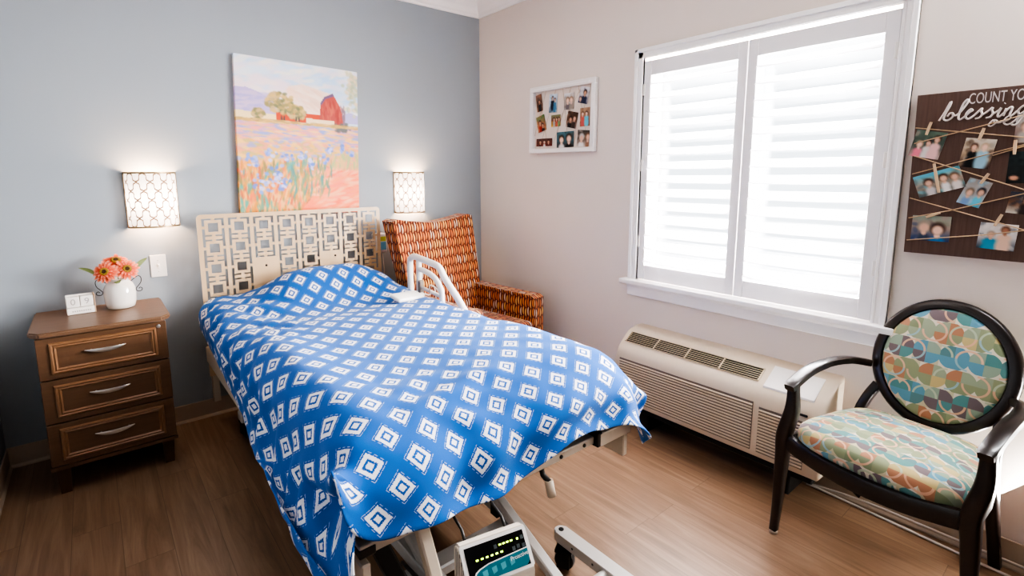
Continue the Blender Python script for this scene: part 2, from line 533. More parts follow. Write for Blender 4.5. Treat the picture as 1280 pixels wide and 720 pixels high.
obj('window_sash', bm, m_trim, win)

# plantation shutters
def shutter(y0, y1, label, st0, st1):
    # y0 nearer the camera
    t = thing('window_shutter', label, 'shutter', (0.0, (y0+y1)/2, WZ0), 0, 'louvered window shutters')
    z0, z1 = WZ0+0.006, 1.968
    oz0, oz1 = 0.868, 1.893
    xa, xb = -0.008, 0.022
    bm = bmesh.new(); box(bm, xa, xb, y0, y0+st0, z0, z1, 0.002, 1); obj('stile', bm, m_shutter, t, world=True)
    bm = bmesh.new(); box(bm, xa, xb, y1-st1, y1, z0, z1, 0.002, 1); obj('stile', bm, m_shutter, t, world=True)
    bm = bmesh.new(); box(bm, xa+.002, xb-.002, y0+st0, y1-st1, z0, oz0, 0.002, 1); obj('bottom_rail', bm, m_shutter, t, world=True)
    bm = bmesh.new(); box(bm, xa+.002, xb-.002, y0+st0, y1-st1, oz1, z1, 0.002, 1); obj('top_rail', bm, m_shutter, t, world=True)
    n = 14; pitch = (oz1-oz0)/n
    first = None
    for k in range(n):
        zc = oz0+pitch*(k+0.5)
        bm = bmesh.new()
        w = 0.041; th = 0.0055; ang = R(27)
        ell = [(w*math.cos(q), th*math.sin(q)) for q in [2*PI*i/16 for i in range(16)]]
        pr = [(0.012+a*math.cos(ang)-b*math.sin(ang), zc+a*math.sin(ang)+b*math.cos(ang)) for a, b in ell]
        prism(bm, pr, 'y', y0+st0+0.002, y1-st1-0.002, smooth=True)
        obj('louver', bm, m_louver, t, world=True)
    for zc in (1.0, 1.42, 1.82):
        bm = bmesh.new()
        yy = y1-0.004 if y1 > -1.9 else y0+0.004
        box(bm, -0.016, -0.006, yy-0.006, yy+0.006, zc-0.03, zc+0.03, 0.002, 1)
        obj('hinge', bm, m_wplast, t, world=True)
    return t
YM = -2.027
shutter(YM+0.002, WY1-0.003, 'white louvered shutter panel on the side nearer the room corner', 0.042, 0.042)
shutter(WY0+0.003, YM-0.002, 'white louvered shutter panel on the side nearer the brown photo sign', 0.046, 0.042)

# ================================================================== HEATING UNIT UNDER WINDOW
t = thing('wall_air_conditioner', 'cream through-wall heating and cooling unit under the window', 'air conditioner', (0, -2.0, 0.13))
prf = [(0, .53), (-.045, .528), (-.08, .514), (-.105, .50), (-.165, .464), (-.195, .436), (-.208, .40), (-.212, .36), (-.214, .155), (-.205, .135), (0, .13)]
bm = bmesh.new(); prism(bm, prf, 'y', -2.52, -1.50, smooth=False)
cap = [e for e in bm.edges if abs(e.verts[0].co.y-e.verts[1].co.y) < 1e-6]
bmesh.ops.bevel(bm, geom=cap, offset=0.016, segments=4, profile=0.5, affect='EDGES')
body = obj('housing', bm, m_ptac, t, world=True, smooth=True, angle=28)
def slope(s, h):      # point on sloped top: s 0 (back) .. 1 (front), h above the surface
    a = Vector((-.105, 0, .50)); b = Vector((-.165, 0, .464)); d = (b-a); n = Vector((-d.z, 0, d.x)).normalized()
    if n.z < 0: n = -n
    p = a+d*s+n*h; return p
A, B = slope(-0.02, 0.0012), slope(1.0, 0.0012); A2, B2 = slope(-0.02, -0.002), slope(1.0, -0.002)
bm = bmesh.new(); prism(bm, [(A.x, A.z), (B.x, B.z), (B2.x, B2.z), (A2.x, A2.z)], 'y', -2.235, -1.535); obj('vent_recess', bm, m_dark, t, world=True)
bm = bmesh.new()
for k in range(7):
    s = -0.02+k*1.02/6
    p = slope(s, 0.0015); q = slope(s, 0.006)
    prism(bm, [(p.x-.002, p.z), (p.x+.002, p.z), (q.x+.001, q.z), (q.x-.003, q.z)], 'y', -2.24, -1.53)
for yy in (-1.53, -1.706, -1.883, -2.06, -2.24):
    A, B = slope(-0.03, 0.001), slope(1.02, 0.001); A2, B2 = slope(-0.03, 0.0065), slope(1.02, 0.0065)
    prism(bm, [(A.x, A.z), (B.x, B.z), (B2.x, B2.z), (A2.x, A2.z)], 'y', yy-.0025, yy+.0025)
obj('outlet_grille', bm, m_ptac_sl, t, world=True)
bm = bmesh.new()
for k in range(15):
    z = 0.168+k*0.0142
    prism(bm, [(-.211, z), (-.2205, z+.001), (-.2205, z+.0045), (-.211, z+.010)], 'y', -2.245, -1.535)
obj('intake_grille', bm, m_ptac_sl, t, world=True)
bm = bmesh.new(); box(bm, -.2155, -.2115, -2.247, -1.533, 0.162, 0.384); obj('intake_recess', bm, m_grey, t, world=True)
bm = bmesh.new()
for k in range(14):
    z = 0.168+k*0.0142
    prism(bm, [(-.211, z), (-.2205, z+.001), (-.2205, z+.0045), (-.211, z+.010)], 'y', -2.455, -2.275)
obj('side_grille', bm, m_ptac_sl, t, world=True)
bm = bmesh.new(); box(bm, -.2155, -.2115, -2.457, -2.273, 0.162, 0.37); obj('side_recess', bm, m_grey, t, world=True)
A, B = slope(-0.55, 0.001), slope(1.25, 0.003)
bm = bmesh.new(); prism(bm, [(A.x, A.z), (B.x, B.z), (B.x-.002, B.z-.008), (A.x, A.z-.008)], 'y', -2.47, -2.27); obj('control_door', bm, m_wplast, t, world=True)
bm = bmesh.new(); box(bm, -.2165, -.211, -2.462, -2.43, 0.392, 0.402, .004, 2); obj('badge', bm, m_black, t, world=True)
bm = bmesh.new(); box(bm, -.19, -.03, -2.49, -1.53, 0.10, 0.135, .004, 1); obj('base_sleeve', bm, m_dark, t, world=True)
bm = bmesh.new(); box(bm, -.17, 0, -2.40, -2.34, 0.0, 0.10, .004, 1); obj('foot', bm, m_dark, t, world=True)
bm = bmesh.new(); box(bm, -.17, 0, -1.70, -1.64, 0.0, 0.10, .004, 1); obj('foot', bm, m_dark, t, world=True)

# ================================================================== SCONCES
def sconce(xc, label):
    rx, ry, h, z0 = 0.112, 0.095, 0.275, 1.118
    t = thing('wall_sconce', label, 'wall lamp', (xc, 0, z0), 0, 'lit wall sconces either side of the painting')
    n = 28
    def ring(z, k=1.0): return [(rx*k*math.cos(PI+PI*i/n), -0.004+ry*k*math.sin(PI+PI*i/n), z) for i in range(n+1)]
    bm = bmesh.new(); uvl = bm.loops.layers.uv.new('UVMap')
    lo, hi = ring(0.0), ring(h); L = [0]
    for i in range(n): L.append(L[-1]+(Vector(lo[i+1])-Vector(lo[i])).length)
    a = [bm.verts.new(p) for p in lo]; b = [bm.verts.new(p) for p in hi]
    for i in range(n):
        f = bm.faces.new((a[i], a[i+1], b[i+1], b[i])); f.smooth = True
        for l, (uu, vv) in zip(f.loops, ((L[i], 0), (L[i+1], 0), (L[i+1], h), (L[i], h))): l[uvl].uv = (uu, vv)
    obj('lamp_shade', bm, m_shade, t, smooth=True, recalc=False)
    for z in (0.0, h):
        bm = bmesh.new(); bar(bm, ring(z, 1.012), 0.006, 0.009, side=None); obj('shade_band', bm, m_brass, t)
    for s in (-1, 1):
        bm = bmesh.new(); box(bm, s*rx-.004, s*rx+.004, -0.006, 0.0, 0, h); obj('shade_edge', bm, m_brass, t)
    bm = bmesh.new(); box(bm, -0.06, 0.06, -0.014, 0.0, 0.07, 0.21, .003, 1); bp = obj('back_plate', bm, m_brass, t)
    bm = bmesh.new(); lathe(bm, [(0, -.03), (.016, -.028), (.02, -.01), (.028, .01), (.03, .03), (.022, .05), (0, .058)], 16, (0, -.05, .14)); obj('bulb', bm, m_bulb, t)
    bm = bmesh.new(); tube(bm, [(0, 0, .105), (0, -.05, .105), (0, -.05, .12)], .007); obj('lamp_holder', bm, m_brass, t)
    for dz in (-0.075, 0.09):
        l = bpy.data.lights.new('sconce_glow', 'POINT'); l.energy = 2.6; l.color = (1.0, 0.72, 0.5); l.shadow_soft_size = 0.03
        lo_ = bpy.data.objects.new('sconce_glow', l); COL.objects.link(lo_); lo_.location = (xc, -0.052, z0+0.14+dz)
    return t
sconce(-2.152, 'lit trellis-pattern wall sconce above the white light switch')
sconce(-0.637, 'lit trellis-pattern wall sconce above the orange armchair')

# switch
t = thing('light_switch', 'ivory toggle light switch plate on the blue wall', 'light switch', (-2.154, 0, 0.904))
bm = bmesh.new(); box(bm, -.036, .036, -.007, 0, -.059, .059, .003, 2); obj('switch_plate', bm, m_wplast, t)
bm = bmesh.new(); box(bm, -.006, .006, -.009, -.006, -.013, .013, .001, 1)
box(bm, -.0045, .0045, -.02, -.006, -.002, .008, .001, 1); obj('toggle', bm, m_wplast, t)
for s in (-1, 1):
    bm = bmesh.new(); lathe(bm, [(0, 0), (.003, 0), (.003, .001), (0, .0012)], 10); bmesh.ops.transform(bm, matrix=Matrix.Translation((0, -.007, s*.03)) @ Matrix.Rotation(R(90), 4, 'X'), verts=bm.verts); obj('screw', bm, m_chrome, t)

# ================================================================== NIGHTSTAND
t = thing('nightstand', 'walnut three-drawer nightstand left of the bed with crescent pulls', 'nightstand', (-2.413, -0.24, 0))
X0, X1, Y0, Y1 = -2.642, -2.184, -0.442, -0.022
bm = bmesh.new(); box(bm, X0+.004, X1-.004, Y0+.004, Y1, .135, .712, .003, 1); obj('carcass', bm, m_nwoodv, t, world=True)
bm = bmesh.new()
pts = [(X0-.022, Y1+.012), (X0-.022, Y0+.02), (X0+.012, Y0-.026), (X1-.012, Y0-.026), (X1+.022, Y0+.02), (X1+.022, Y1+.012)]
prism(bm, pts, 'z', .714, .737); bmesh.ops.bevel(bm, geom=[e for e in bm.edges], offset=.006, segments=3, affect='EDGES'); obj('top', bm, m_ntop, t, world=True, smooth=True, angle=30)
bm = bmesh.new(); prism(bm, [(X0-.004, Y1), (X0-.004, Y0-.01), (X1+.004, Y0-.01), (X1+.004, Y1)], 'z', .126, .142); obj('base_moulding', bm, m_nwood, t, world=True)
for (za, zb) in ((.146, .333), (.338, .526), (.531, .710)):
    yf = Y0-.012
    bm = bmesh.new(); box(bm, X0, X1, yf, Y0+.004, za, zb, .003, 2); d = obj('drawer', bm, m_nwood, t, world=True)
    # raised picture-frame moulding
    bm = bmesh.new()
    def fr(i0, i1, ya, yb):
        xa, xb, zc, zd = X0+.04+i0, X1-.04-i0, za+.022+i0, zb-.022-i0
        xa2, xb2, zc2, zd2 = X0+.04+i1, X1-.04-i1, za+.022+i1, zb-.022-i1
        o = [(xa, zc), (xb, zc), (xb, zd), (xa, zd)]; q = [(xa2, zc2), (xb2, zc2), (xb2, zd2), (xa2, zd2)]
        A = [bm.verts.new((p[0], ya, p[1])) for p in o]; B = [bm.verts.new((p[0], yb, p[1])) for p in q]
        for k in range(4): bm.faces.new((A[k], A[(k+1) % 4], B[(k+1) % 4], B[k]))
    fr(0, .004, yf, yf-.007); fr(.004, .009, yf-.007, yf-.008); fr(.009, .014, yf-.008, yf-.003); fr(.014, .019, yf-.003, yf-.006); fr(.019, .026, yf-.006, yf+.001)
    m = obj('panel_moulding', bm, m_nedge, d, world=True)
    zc = (za+zb)/2+.012
    bm = bmesh.new()
    n = 16; P3 = []; rw = []
    for i in range(n+1):
        s = -1+2*i/n
        P3.append((-2.414+.072*s, yf-.008-.012*(1-s*s), zc-.007*(1-s*s)+.004)); rw.append(.002+.012*(1-abs(s)**2.2))
    bar(bm, P3, .006, [w*1.25 for w in rw], side=(0, 1, 0)); obj('handle', bm, m_chrome, d, world=True, smooth=True, angle=40)
    for s in (-1, 1):
        bm = bmesh.new(); tube(bm, [(-2.414+s*.05, yf, zc), (-2.414+s*.05, yf-.014, zc)], .004, 8); obj('handle_post', bm, m_chrome, d, world=True)
bm = bmesh.new(); lathe(bm, [(0, 0), (.0085, 0), (.0085, .003), (.006, .004), (0, .004)], 18)
bmesh.ops.transform(bm, matrix=Matrix.Translation((-2.214, Y0-.012, .69)) @ Matrix.Rotation(R(90), 4, 'X'), verts=bm.verts); box(bm, -2.2155, -2.2125, Y0-.0195, Y0-.015, .684, .696)
obj('lock', bm, m_chrome, t, world=True)
for (xx, yy) in ((X0+.035, Y0+.045), (X1-.035, Y0+.045), (X0+.035, Y1-.045), (X1-.035, Y1-.045)):
    bm = bmesh.new(); r = bmesh.ops.create_cone(bm, segments=4, radius1=.026, radius2=.036, depth=.128, cap_ends=True)
    bmesh.ops.transform(bm, matrix=Matrix.Translation((xx, yy, .064)) @ Matrix.Rotation(R(45), 4, 'Z'), verts=bm.verts); obj('leg', bm, m_nwoodv, t, world=True)

# calendar
t = thing('block_calendar', 'small white block calendar reading 09 on the nightstand', 'calendar', (-2.485, -0.165, .737), R(4))
bm = bmesh.new(); box(bm, -.055, .05, .030, .040, 0, .088, .002, 1); obj('holder', bm, m_cal, t); bm = bmesh.new(); box(bm, .0475, .052, -.010, .042, 0, .089, .001, 1); obj('side_panel', bm, m_rose, t)
for xx, ch in ((-.03, '0'), (.021, '9')):
    bm = bmesh.new(); box(bm, xx-.0245, xx+.0245, -.008, .032, .034, .083, .003, 2); k = obj('number_block', bm, m_cal, t)
    bm = text_bm(ch, .04); bmesh.ops.transform(bm, matrix=Matrix.Translation((xx, -.0087, .058)) @ Matrix.Rotation(R(90), 4, 'X'), verts=bm.verts); obj('numeral', bm, m_greyink, k)
bm = bmesh.new(); box(bm, -.055, .047, -.012, .03, .001, .032, .003, 2); k = obj('month_block', bm, m_cal, t)
bm = bmesh.new()
for i in range(9): box(bm, -.036+i*.008, -.031+i*.008, -.0128, -.0115, .013, .019)
obj('lettering', bm, m_greyink, k)

# vase
VX, VY, VZ = -2.334, -0.145, .737
t = thing('vase', 'white ceramic jar vase with black wire handles holding coral flowers', 'vase', (VX, VY, VZ))
bm = bmesh.new(); lathe(bm, [(0, .002), (.048, 0), (.058, .006), (.063, .03), (.066, .07), (.064, .098), (.056, .118), (.046, .128), (.041, .134), (.042, .142), (.045, .146), (.040, .147), (.037, .135), (.037, .12), (0, .115)], 40)
obj('jar', bm, plain('glazed_white', rgb(236, 228, 218), .16, coat=.5), t)
for s in (-1, 1):
    bm = bmesh.new()
    P3 = [(.040, 0, .118), (.055, 0, .132), (.078, 0, .148), (.090, 0, .138), (.088, 0, .115), (.074, 0, .096), (.066, 0, .084), (.072, 0, .072), (.086, 0, .072), (.092, 0, .082), (.084, 0, .09), (.078, 0, .084)]
    tube(bm, catmull([(s*a, b, c) for a, b, c in P3], 4), .0017, 6); obj('wire_handle', bm, m_wire, t)

def flower(head, nrm, rad, label, seed, stemto):
    rr = random.Random(seed)
    t = thing('gerbera_daisy', label, 'flower', stemto, 0, 'coral artificial flowers in the white vase')
    q = Vector(nrm).normalized().to_track_quat('Z', 'Y'); MM = Matrix.Translation(Vector(head)) @ q.to_matrix().to_4x4()
    bm = bmesh.new(); uvl = bm.loops.layers.uv.new('UVMap')
    for layer, (n, L, w, lift) in enumerate(((17, 1.05, .14, -.10), (15, .88, .13, .05), (13, .62, .10, .20))):
        for k in range(n):
            a = 2*PI*(k+.5*layer)/n+rr.uniform(-.08, .08); ll = L*rad*rr.uniform(.88, 1.06); ww = w*rad*rr.uniform(.85, 1.15); lf = lift+rr.uniform(-.1, .1)
            rows = []
            for s, wf in ((.12, .4), (.4, .85), (.7, 1.0), (.9, .75), (1.0, .15)):
                r0 = ll*s; zz = rad*(lf*s-.22*s*s+.04)
                c = Vector((r0*math.cos(a), r0*math.sin(a), zz)); d = Vector((-math.sin(a), math.cos(a), 0))*ww*wf
                rows.append((bm.verts.new(c-d), bm.verts.new(c+Vector((0, 0, -ww*.25))), bm.verts.new(c+d), s))
            for A, B in zip(rows, rows[1:]):
                for i in (0, 1):
                    f = bm.faces.new((A[i], A[i+1], B[i+1], B[i])); f.smooth = True
                    for l, s in zip(f.loops, (A[3], A[3], B[3], B[3])): l[uvl].uv = (s, .5)
    bmesh.ops.transform(bm, matrix=MM, verts=bm.verts)
    obj('petals', bm, m_petal, t, world=True, recalc=False)
    bm = bmesh.new(); lathe(bm, [(rad*.36, 0), (rad*.36, rad*.08), (rad*.26, rad*.15), (rad*.2, rad*.14)], 24, (0, 0, rad*.02), 0)
    for k in range(60):
        a = k*2.4; r = rad*.34*math.sqrt((k+1)/60)
        if r > rad*.18: bmesh.ops.create_icosphere(bm, subdivisions=1, radius=rad*.035, matrix=Matrix.Translation((r*math.cos(a), r*math.sin(a), rad*.15)))
    bmesh.ops.transform(bm, matrix=MM, verts=bm.verts); obj('disc_ring', bm, m_heart, t, world=True)
    bm = bmesh.new(); lathe(bm, [(rad*.22, rad*.02), (rad*.2, rad*.16), (rad*.1, rad*.15), (0, rad*.13)], 20); bmesh.ops.transform(bm, matrix=MM, verts=bm.verts); obj('heart', bm, m_heartd, t, world=True)
    bm = bmesh.new(); h = Vector(head)-Vector(nrm).normalized()*.002; s = Vector(stemto)
    tube(bm, catmull([h, h-Vector(nrm).normalized()*.02, (s+h)*.5+Vector((0, 0, .004)), s], 4), .0022, 6); obj('stem', bm, m_stem, t, world=True)
flower((-2.385, -.205, .930), (-.35, -1, .38), .052, 'coral flower on the left of the vase, turned down to the left', 1, (VX-.012, VY, VZ+.12))
flower((-2.297, -.195, .932), (.12, -1, .42), .052, 'coral flower on the right of the vase with a golden heart', 2, (VX+.012, VY, VZ+.12))
flower((-2.335, -.125, .968), (0, -.8, 1.15), .056, 'topmost coral flower at the back of the vase', 3, (VX, VY+.012, VZ+.12))
def leaf_sprig(root, tip, w, label, bend=.01):
    t = thing('leaf_sprig', label, 'leaf', root, 0, 'green leaves among the vase flowers')
    bm = bmesh.new(); a = Vector(root); b = Vector(tip); d = b-a; sd = d.cross(Vector((0, 1, .2))).normalized()
    rows = []
    for i in range(9):
        s = i/8; c = a+d*(.35+.65*s)+Vector((0, 0, bend*math.sin(PI*s))); ww = w*math.sin(PI*min(1, .06+s*.94))**.8
        rows.append((bm.verts.new(c-sd*ww), bm.verts.new(c+Vector((0, .003, 0))), bm.verts.new(c+sd*ww)))
    for A, B in zip(rows, rows[1:]):
        for i in (0, 1): bm.faces.new((A[i], A[i+1], B[i+1], B[i]))
    obj('leaf_blade', bm, m_leaf, t, world=True, smooth=True, recalc=False)
    bm = bmesh.new(); tube(bm, [a, a+d*.4], .0013, 6); obj('stem', bm, m_stem, t, world=True)
leaf_sprig((VX-.02, VY+.015, VZ+.125), (-2.482, -.12, .947), .009, 'slim green leaf sticking out left of the flowers')
leaf_sprig((VX+.02, VY+.015, VZ+.125), (-2.205, -.10, .966), .011, 'green leaf sticking up right of the flowers')
leaf_sprig((VX+.002, VY-.02, VZ+.12), (-2.345, -.235, .878), .017, 'broad green leaf below the two front flowers')

# ================================================================== WALL PAINTING (canvas)
def dab(im, u, v, ru, rv, ang, col, al=1.0):
    Hh, Ww, _ = im.shape
    cx, cy = u*Ww, v*Hh; rx, ry = ru*Ww, rv*Hh
    rm = max(rx, ry)*1.3+1
    x0, x1 = int(max(0, cx-rm)), int(min(Ww, cx+rm+1)); y0, y1 = int(max(0, cy-rm)), int(min(Hh, cy+rm+1))
    if x1 <= x0 or y1 <= y0: return
    yy, xx = np.mgrid[y0:y1, x0:x1].astype(float)
    dx, dy = xx-cx, yy-cy; c, s = math.cos(ang), math.sin(ang)
    d = ((dx*c+dy*s)/max(rx, .3))**2+((-dx*s+dy*c)/max(ry, .3))**2
    m = np.clip(1.4-d*1.2, 0, 1)[..., None]*al
    im[y0:y1, x0:x1] = im[y0:y1, x0:x1]*(1-m)+np.array(col)*m
def poly(im, pts, col, al=1.0):
    Hh, Ww, _ = im.shape
    yy, xx = np.mgrid[0:Hh, 0:Ww].astype(float); xx = (xx+.5)/Ww; yy = (yy+.5)/Hh
    ins = np.zeros(xx.shape, bool); n = len(pts)
    for k in range(n):
        x1, y1 = pts[k]; x2, y2 = pts[(k+1) % n]
        if abs(y2-y1) < 1e-9: continue
        c = ((yy < y1) != (yy < y2)) & (xx < (x2-x1)*(yy-y1)/(y2-y1)+x1)
        ins ^= c
    im[ins] = im[ins]*(1-al)+np.array(col)*al
def C3(*c): return np.array(c, float)/255
def paint_landscape(Ww=170, Hh=212):
    r = random.Random(11); im = np.zeros((Hh, Ww, 3))
    im[:] = C3(206, 216, 226)
    def dabs(n, u0, u1, v0, v1, ru, rv, ang, cols, al=.7, j=.3):
        for _ in range(n):
            a = ang+r.uniform(-j, j); k = r.uniform(.6, 1.4)
            dab(im, r.uniform(u0, u1), r.uniform(v0, v1), ru*k, rv*k, a, cols[r.randrange(len(cols))], al)
    dabs(260, 0, 1, 0, .32, .07, .018, -.2, [C3(196, 214, 232), C3(214, 222, 232), C3(234, 222, 222), C3(224, 214, 224), C3(180, 206, 230), C3(240, 232, 222)], .6)
    dabs(60, 0, .4, .12, .24, .06, .02, 0, [C3(238, 220, 216), C3(232, 214, 220)], .5)
    poly(im, [(0, .20), (.08, .195), (.18, .22), (.3, .27), (.3, .36), (0, .36)], C3(186, 170, 206))
    poly(im, [(.84, .32), (.92, .29), (1, .31), (1, .37), (.84, .37)], C3(186, 178, 212))
    dabs(60, 0, .28, .22, .34, .05, .012, -.1, [C3(200, 180, 208), C3(170, 160, 204), C3(216, 190, 204)], .5)
    poly(im, [(0, .34), (.3, .35), (.34, .41), (0, .40)], C3(236, 214, 170))
    # field
    poly(im, [(0, .385), (1, .40), (1, 1), (0, 1)], C3(226, 176, 130))
    dabs(500, 0, 1, .40, .55, .05, .008, .03, [C3(236, 172, 150), C3(230, 190, 130), C3(160, 160, 206), C3(206, 160, 190), C3(240, 200, 150), C3(150, 160, 210), C3(236, 160, 150)], .8, .15)
    dabs(500, 0, 1, .52, .72, .035, .012, .1, [C3(226, 180, 110), C3(236, 196, 130), C3(230, 160, 130), C3(156, 160, 208), C3(220, 170, 160), C3(196, 176, 120)], .75, .5)
    dabs(560, 0, .66, .66, 1.0, .010, .035, .12, [C3(226, 160, 90), C3(210, 150, 80), C3(230, 130, 90), C3(120, 150, 130), C3(90, 160, 150), C3(236, 186, 120), C3(140, 130, 90), C3(200, 110, 80)], .8, .35)
    poly(im, [(.6, .86), (.72, .72), (.86, .66), (1, .64), (1, 1), (.46, 1)], C3(240, 138, 104))
    dabs(260, .6, 1, .68, 1.0, .06, .012, -.25, [C3(244, 150, 110), C3(248, 176, 140), C3(236, 120, 90), C3(250, 190, 160), C3(240, 140, 120)], .6)
    dabs(120, .72, 1, .58, .68, .012, .03, .1, [C3(170, 180, 130), C3(216, 180, 130), C3(226, 160, 130)], .7)
    dabs(90, .4, .75, .62, .86, .008, .035, .05, [C3(110, 150, 130), C3(140, 150, 110), C3(190, 160, 110), C3(90, 140, 140)], .75)
    # irises
    for (cu, cv, n, sp) in ((.10, .65, 14, .035), (.25, .60, 12, .03), (.38, .62, 12, .03), (.5, .62, 10, .03), (.57, .65, 12, .03), (.68, .62, 10, .025), (.30, .74, 22, .045), (.17, .80, 22, .045), (.34, .79, 14, .04), (.74, .55, 10, .03), (.86, .54, 10, .03), (.93, .58, 8, .02)):
        for _ in range(n):
            dab(im, cu+r.gauss(0, sp*.7), cv+r.gauss(0, sp*.6), .018*r.uniform(.6, 1.3), .012*r.uniform(.6, 1.3), r.uniform(-1, 1), [C3(130, 150, 214), C3(160, 170, 224), C3(110, 130, 200), C3(200, 196, 232)][r.randrange(4)], .85)
    # barn
    poly(im, [(.40, .16), (.52, .135), (.77, .18), (.66, .33), (.66, .345), (.36, .33)], C3(238, 212, 198))
    dabs(70, .42, .66, .17, .31, .05, .01, .5, [C3(246, 224, 208), C3(230, 196, 176), C3(240, 206, 184)], .5)
    poly(im, [(.30, .33), (.66, .325), (.66, .385), (.30, .385)], C3(196, 92, 66))
    poly(im, [(.655, .345), (.665, .25), (.70, .20), (.775, .175), (.83, .25), (.86, .33), (.87, .385), (.655, .385)], C3(176, 92, 84))
    poly(im, [(.66, .25), (.70, .20), (.775, .17), (.785, .19), (.71, .215), (.672, .26)], C3(120, 100, 124))
    dabs(30, .68, .85, .24, .37, .01, .03, 0, [C3(160, 76, 72), C3(196, 112, 92)], .6)
    poly(im, [(.54, .355), (.78, .36), (.78, .395), (.54, .395)], C3(236, 214, 180))
    for (cu, cv, ru, rv, nn) in ((.335, .27, .11, .07, 130), (.46, .325, .07, .045, 90), (.165, .35, .04, .03, 40)):
        for _ in range(nn):
            a = r.uniform(0, 6.28); q = math.sqrt(r.random())
            dab(im, cu+ru*q*math.cos(a), cv+rv*q*math.sin(a), .022, .012, r.uniform(-1, 1), [C3(178, 156, 104), C3(150, 140, 100), C3(206, 176, 120), C3(124, 126, 96), C3(196, 170, 130)][r.randrange(5)], .8)
    for cu in (.34, .36, .455, .48): dab(im, cu, .375, .008, .03, 0, C3(96, 90, 84))
    for _ in range(40): dab(im, .85+r.gauss(0, .035), .40+r.gauss(0, .012), .02, .012, r.uniform(-1, 1), C3(112, 112, 110), .7)
    for _ in range(20): dab(im, .865+r.gauss(0, .008), .32+r.uniform(-.06, .05), .008, .02, 0, C3(140, 120, 130), .7)
    for _ in range(110): dab(im, .96+r.gauss(0, .035), .10+r.gauss(0, .08), .018, .014, r.uniform(-1, 1), [C3(206, 200, 170), C3(180, 186, 160), C3(226, 206, 176)][r.randrange(3)], .7)
    dabs(240, 0, 1, .385, .40, .03, .006, 0, [C3(206, 170, 110), C3(176, 150, 100), C3(226, 190, 140)], .6, .1)
    poly(im, [(0, .985), (1, .985), (1, 1), (0, 1)], C3(190, 70, 60), .6)
    g = im.mean(axis=2, keepdims=True); im = g+(im-g)*1.15; im = (im-.5)*1.08+.47
    return np.clip(im, 0, 1)
def image_plane(bm_name, im, w, h, mat, parent, thick=.001, curl=0.0, shape=None):
    """upright plane in local x (right) / z (up), facing -y, coloured per vertex; has a back and rim"""
    Hh, Ww, _ = im.shape
    vs = []; cs = []
    for j in range(Hh):
        for i in range(Ww):
            uu, vv = i/(Ww-1), j/(Hh-1)
            vs.append(((uu-.5)*w, -thick-curl*((uu-.5)*2)**2-curl*.6*vv**2, (.5-vv)*h)); cs.append(tuple(s2l(im[j, i]))+(1,))
    fs = [(j*Ww+i, (j+1)*Ww+i, (j+1)*Ww+i+1, j*Ww+i+1) for j in range(Hh-1) for i in range(Ww-1)]
    n0 = len(vs); per = [i for i in range(Ww)]+[j*Ww+Ww-1 for j in range(1, Hh)]+[(Hh-1)*Ww+i for i in range(Ww-2, -1, -1)]+[j*Ww for j in range(Hh-2, 0, -1)]
    for k in per: vs.append((vs[k][0], 0.0, vs[k][2])); cs.append(cs[k])
    m = len(per)
    for k in range(m): fs.append((per[k], per[(k+1) % m], n0+(k+1) % m, n0+k))
    if curl == 0: fs.append(tuple(n0+k for k in range(m)))
    me = bpy.data.meshes.new(bm_name); me.from_pydata(vs, [], fs); me.materials.append(mat)
    ca = me.color_attributes.new('Col', 'FLOAT_COLOR', 'POINT')
    ca.data.foreach_set('color', np.array(cs, np.float32).ravel())
    o = bpy.data.objects.new(bm_name, me); COL.objects.link(o); o.parent = parent
    return o
PW, PH = 0.715, 0.885
t = thing('canvas_painting', 'colourful unframed canvas of a red barn and iris field above the bed', 'painting', (-1.372, -0.0005, 2.032-PH/2))
t.rotation_euler = (0, R(1.6), 0)
o = image_plane('canvas', paint_landscape(), PW, PH, m_canvas, t, thick=.036)

# ================================================================== COLLAGE FRAME (right wall, local x points towards -y world)
RZ = R(-90)      # local -y faces the room (-x world), local +x -> world -y
def wall_local(y, z): return (-(y), z)
CY, CZ = -0.878, 1.727
t = thing('collage_frame', 'white square frame with strings of snapshots on the beige wall', 'picture frame', (-0.002, CY, CZ))
t.rotation_euler = (0, R(0.8), RZ)
W2, H2, fw = .281, .214, .034
for (a, b, c, d) in ((-W2, W2, H2-fw, H2), (-W2, W2, -H2, -H2+fw*.8), (-W2, -W2+fw*.9, -H2+fw*.8, H2-fw), (W2-fw*.9, W2, -H2+fw*.8, H2-fw)):
    bm = bmesh.new(); box(bm, a, b, -.032, 0, c, d, .003, 2); 
    obj('frame_rail', bm, m_frame, t)
bm = bmesh.new(); box(bm, -W2+.01, W2-.01, -.006, -.001, -H2+.01, H2-.01); obj('backing', bm, m_mat, t)
bm = bmesh.new(); box(bm, -W2+.045, W2-.045, -.036, -.031, H2-.022, H2-.016); obj('frame_groove', bm, m_trim, t)
rr = random.Random(5)
for (x0, z0, x1, z1) in ((-.22, .17, -.12, -.18), (-.15, .18, -.25, -.10), (-.06, .18, -.20, -.18), (0, .18, .06, -.17), (.07, .18, -.07, -.15), (.16, .18, .02, -.02), (.13, .18, .2, -.1), (.23, .18, .1, -.17)):
    bm = bmesh.new(); tube(bm, [(x0, -.009, z0), (x1, -.009, z1)], .0009, 5); obj('string', bm, m_twine, t)

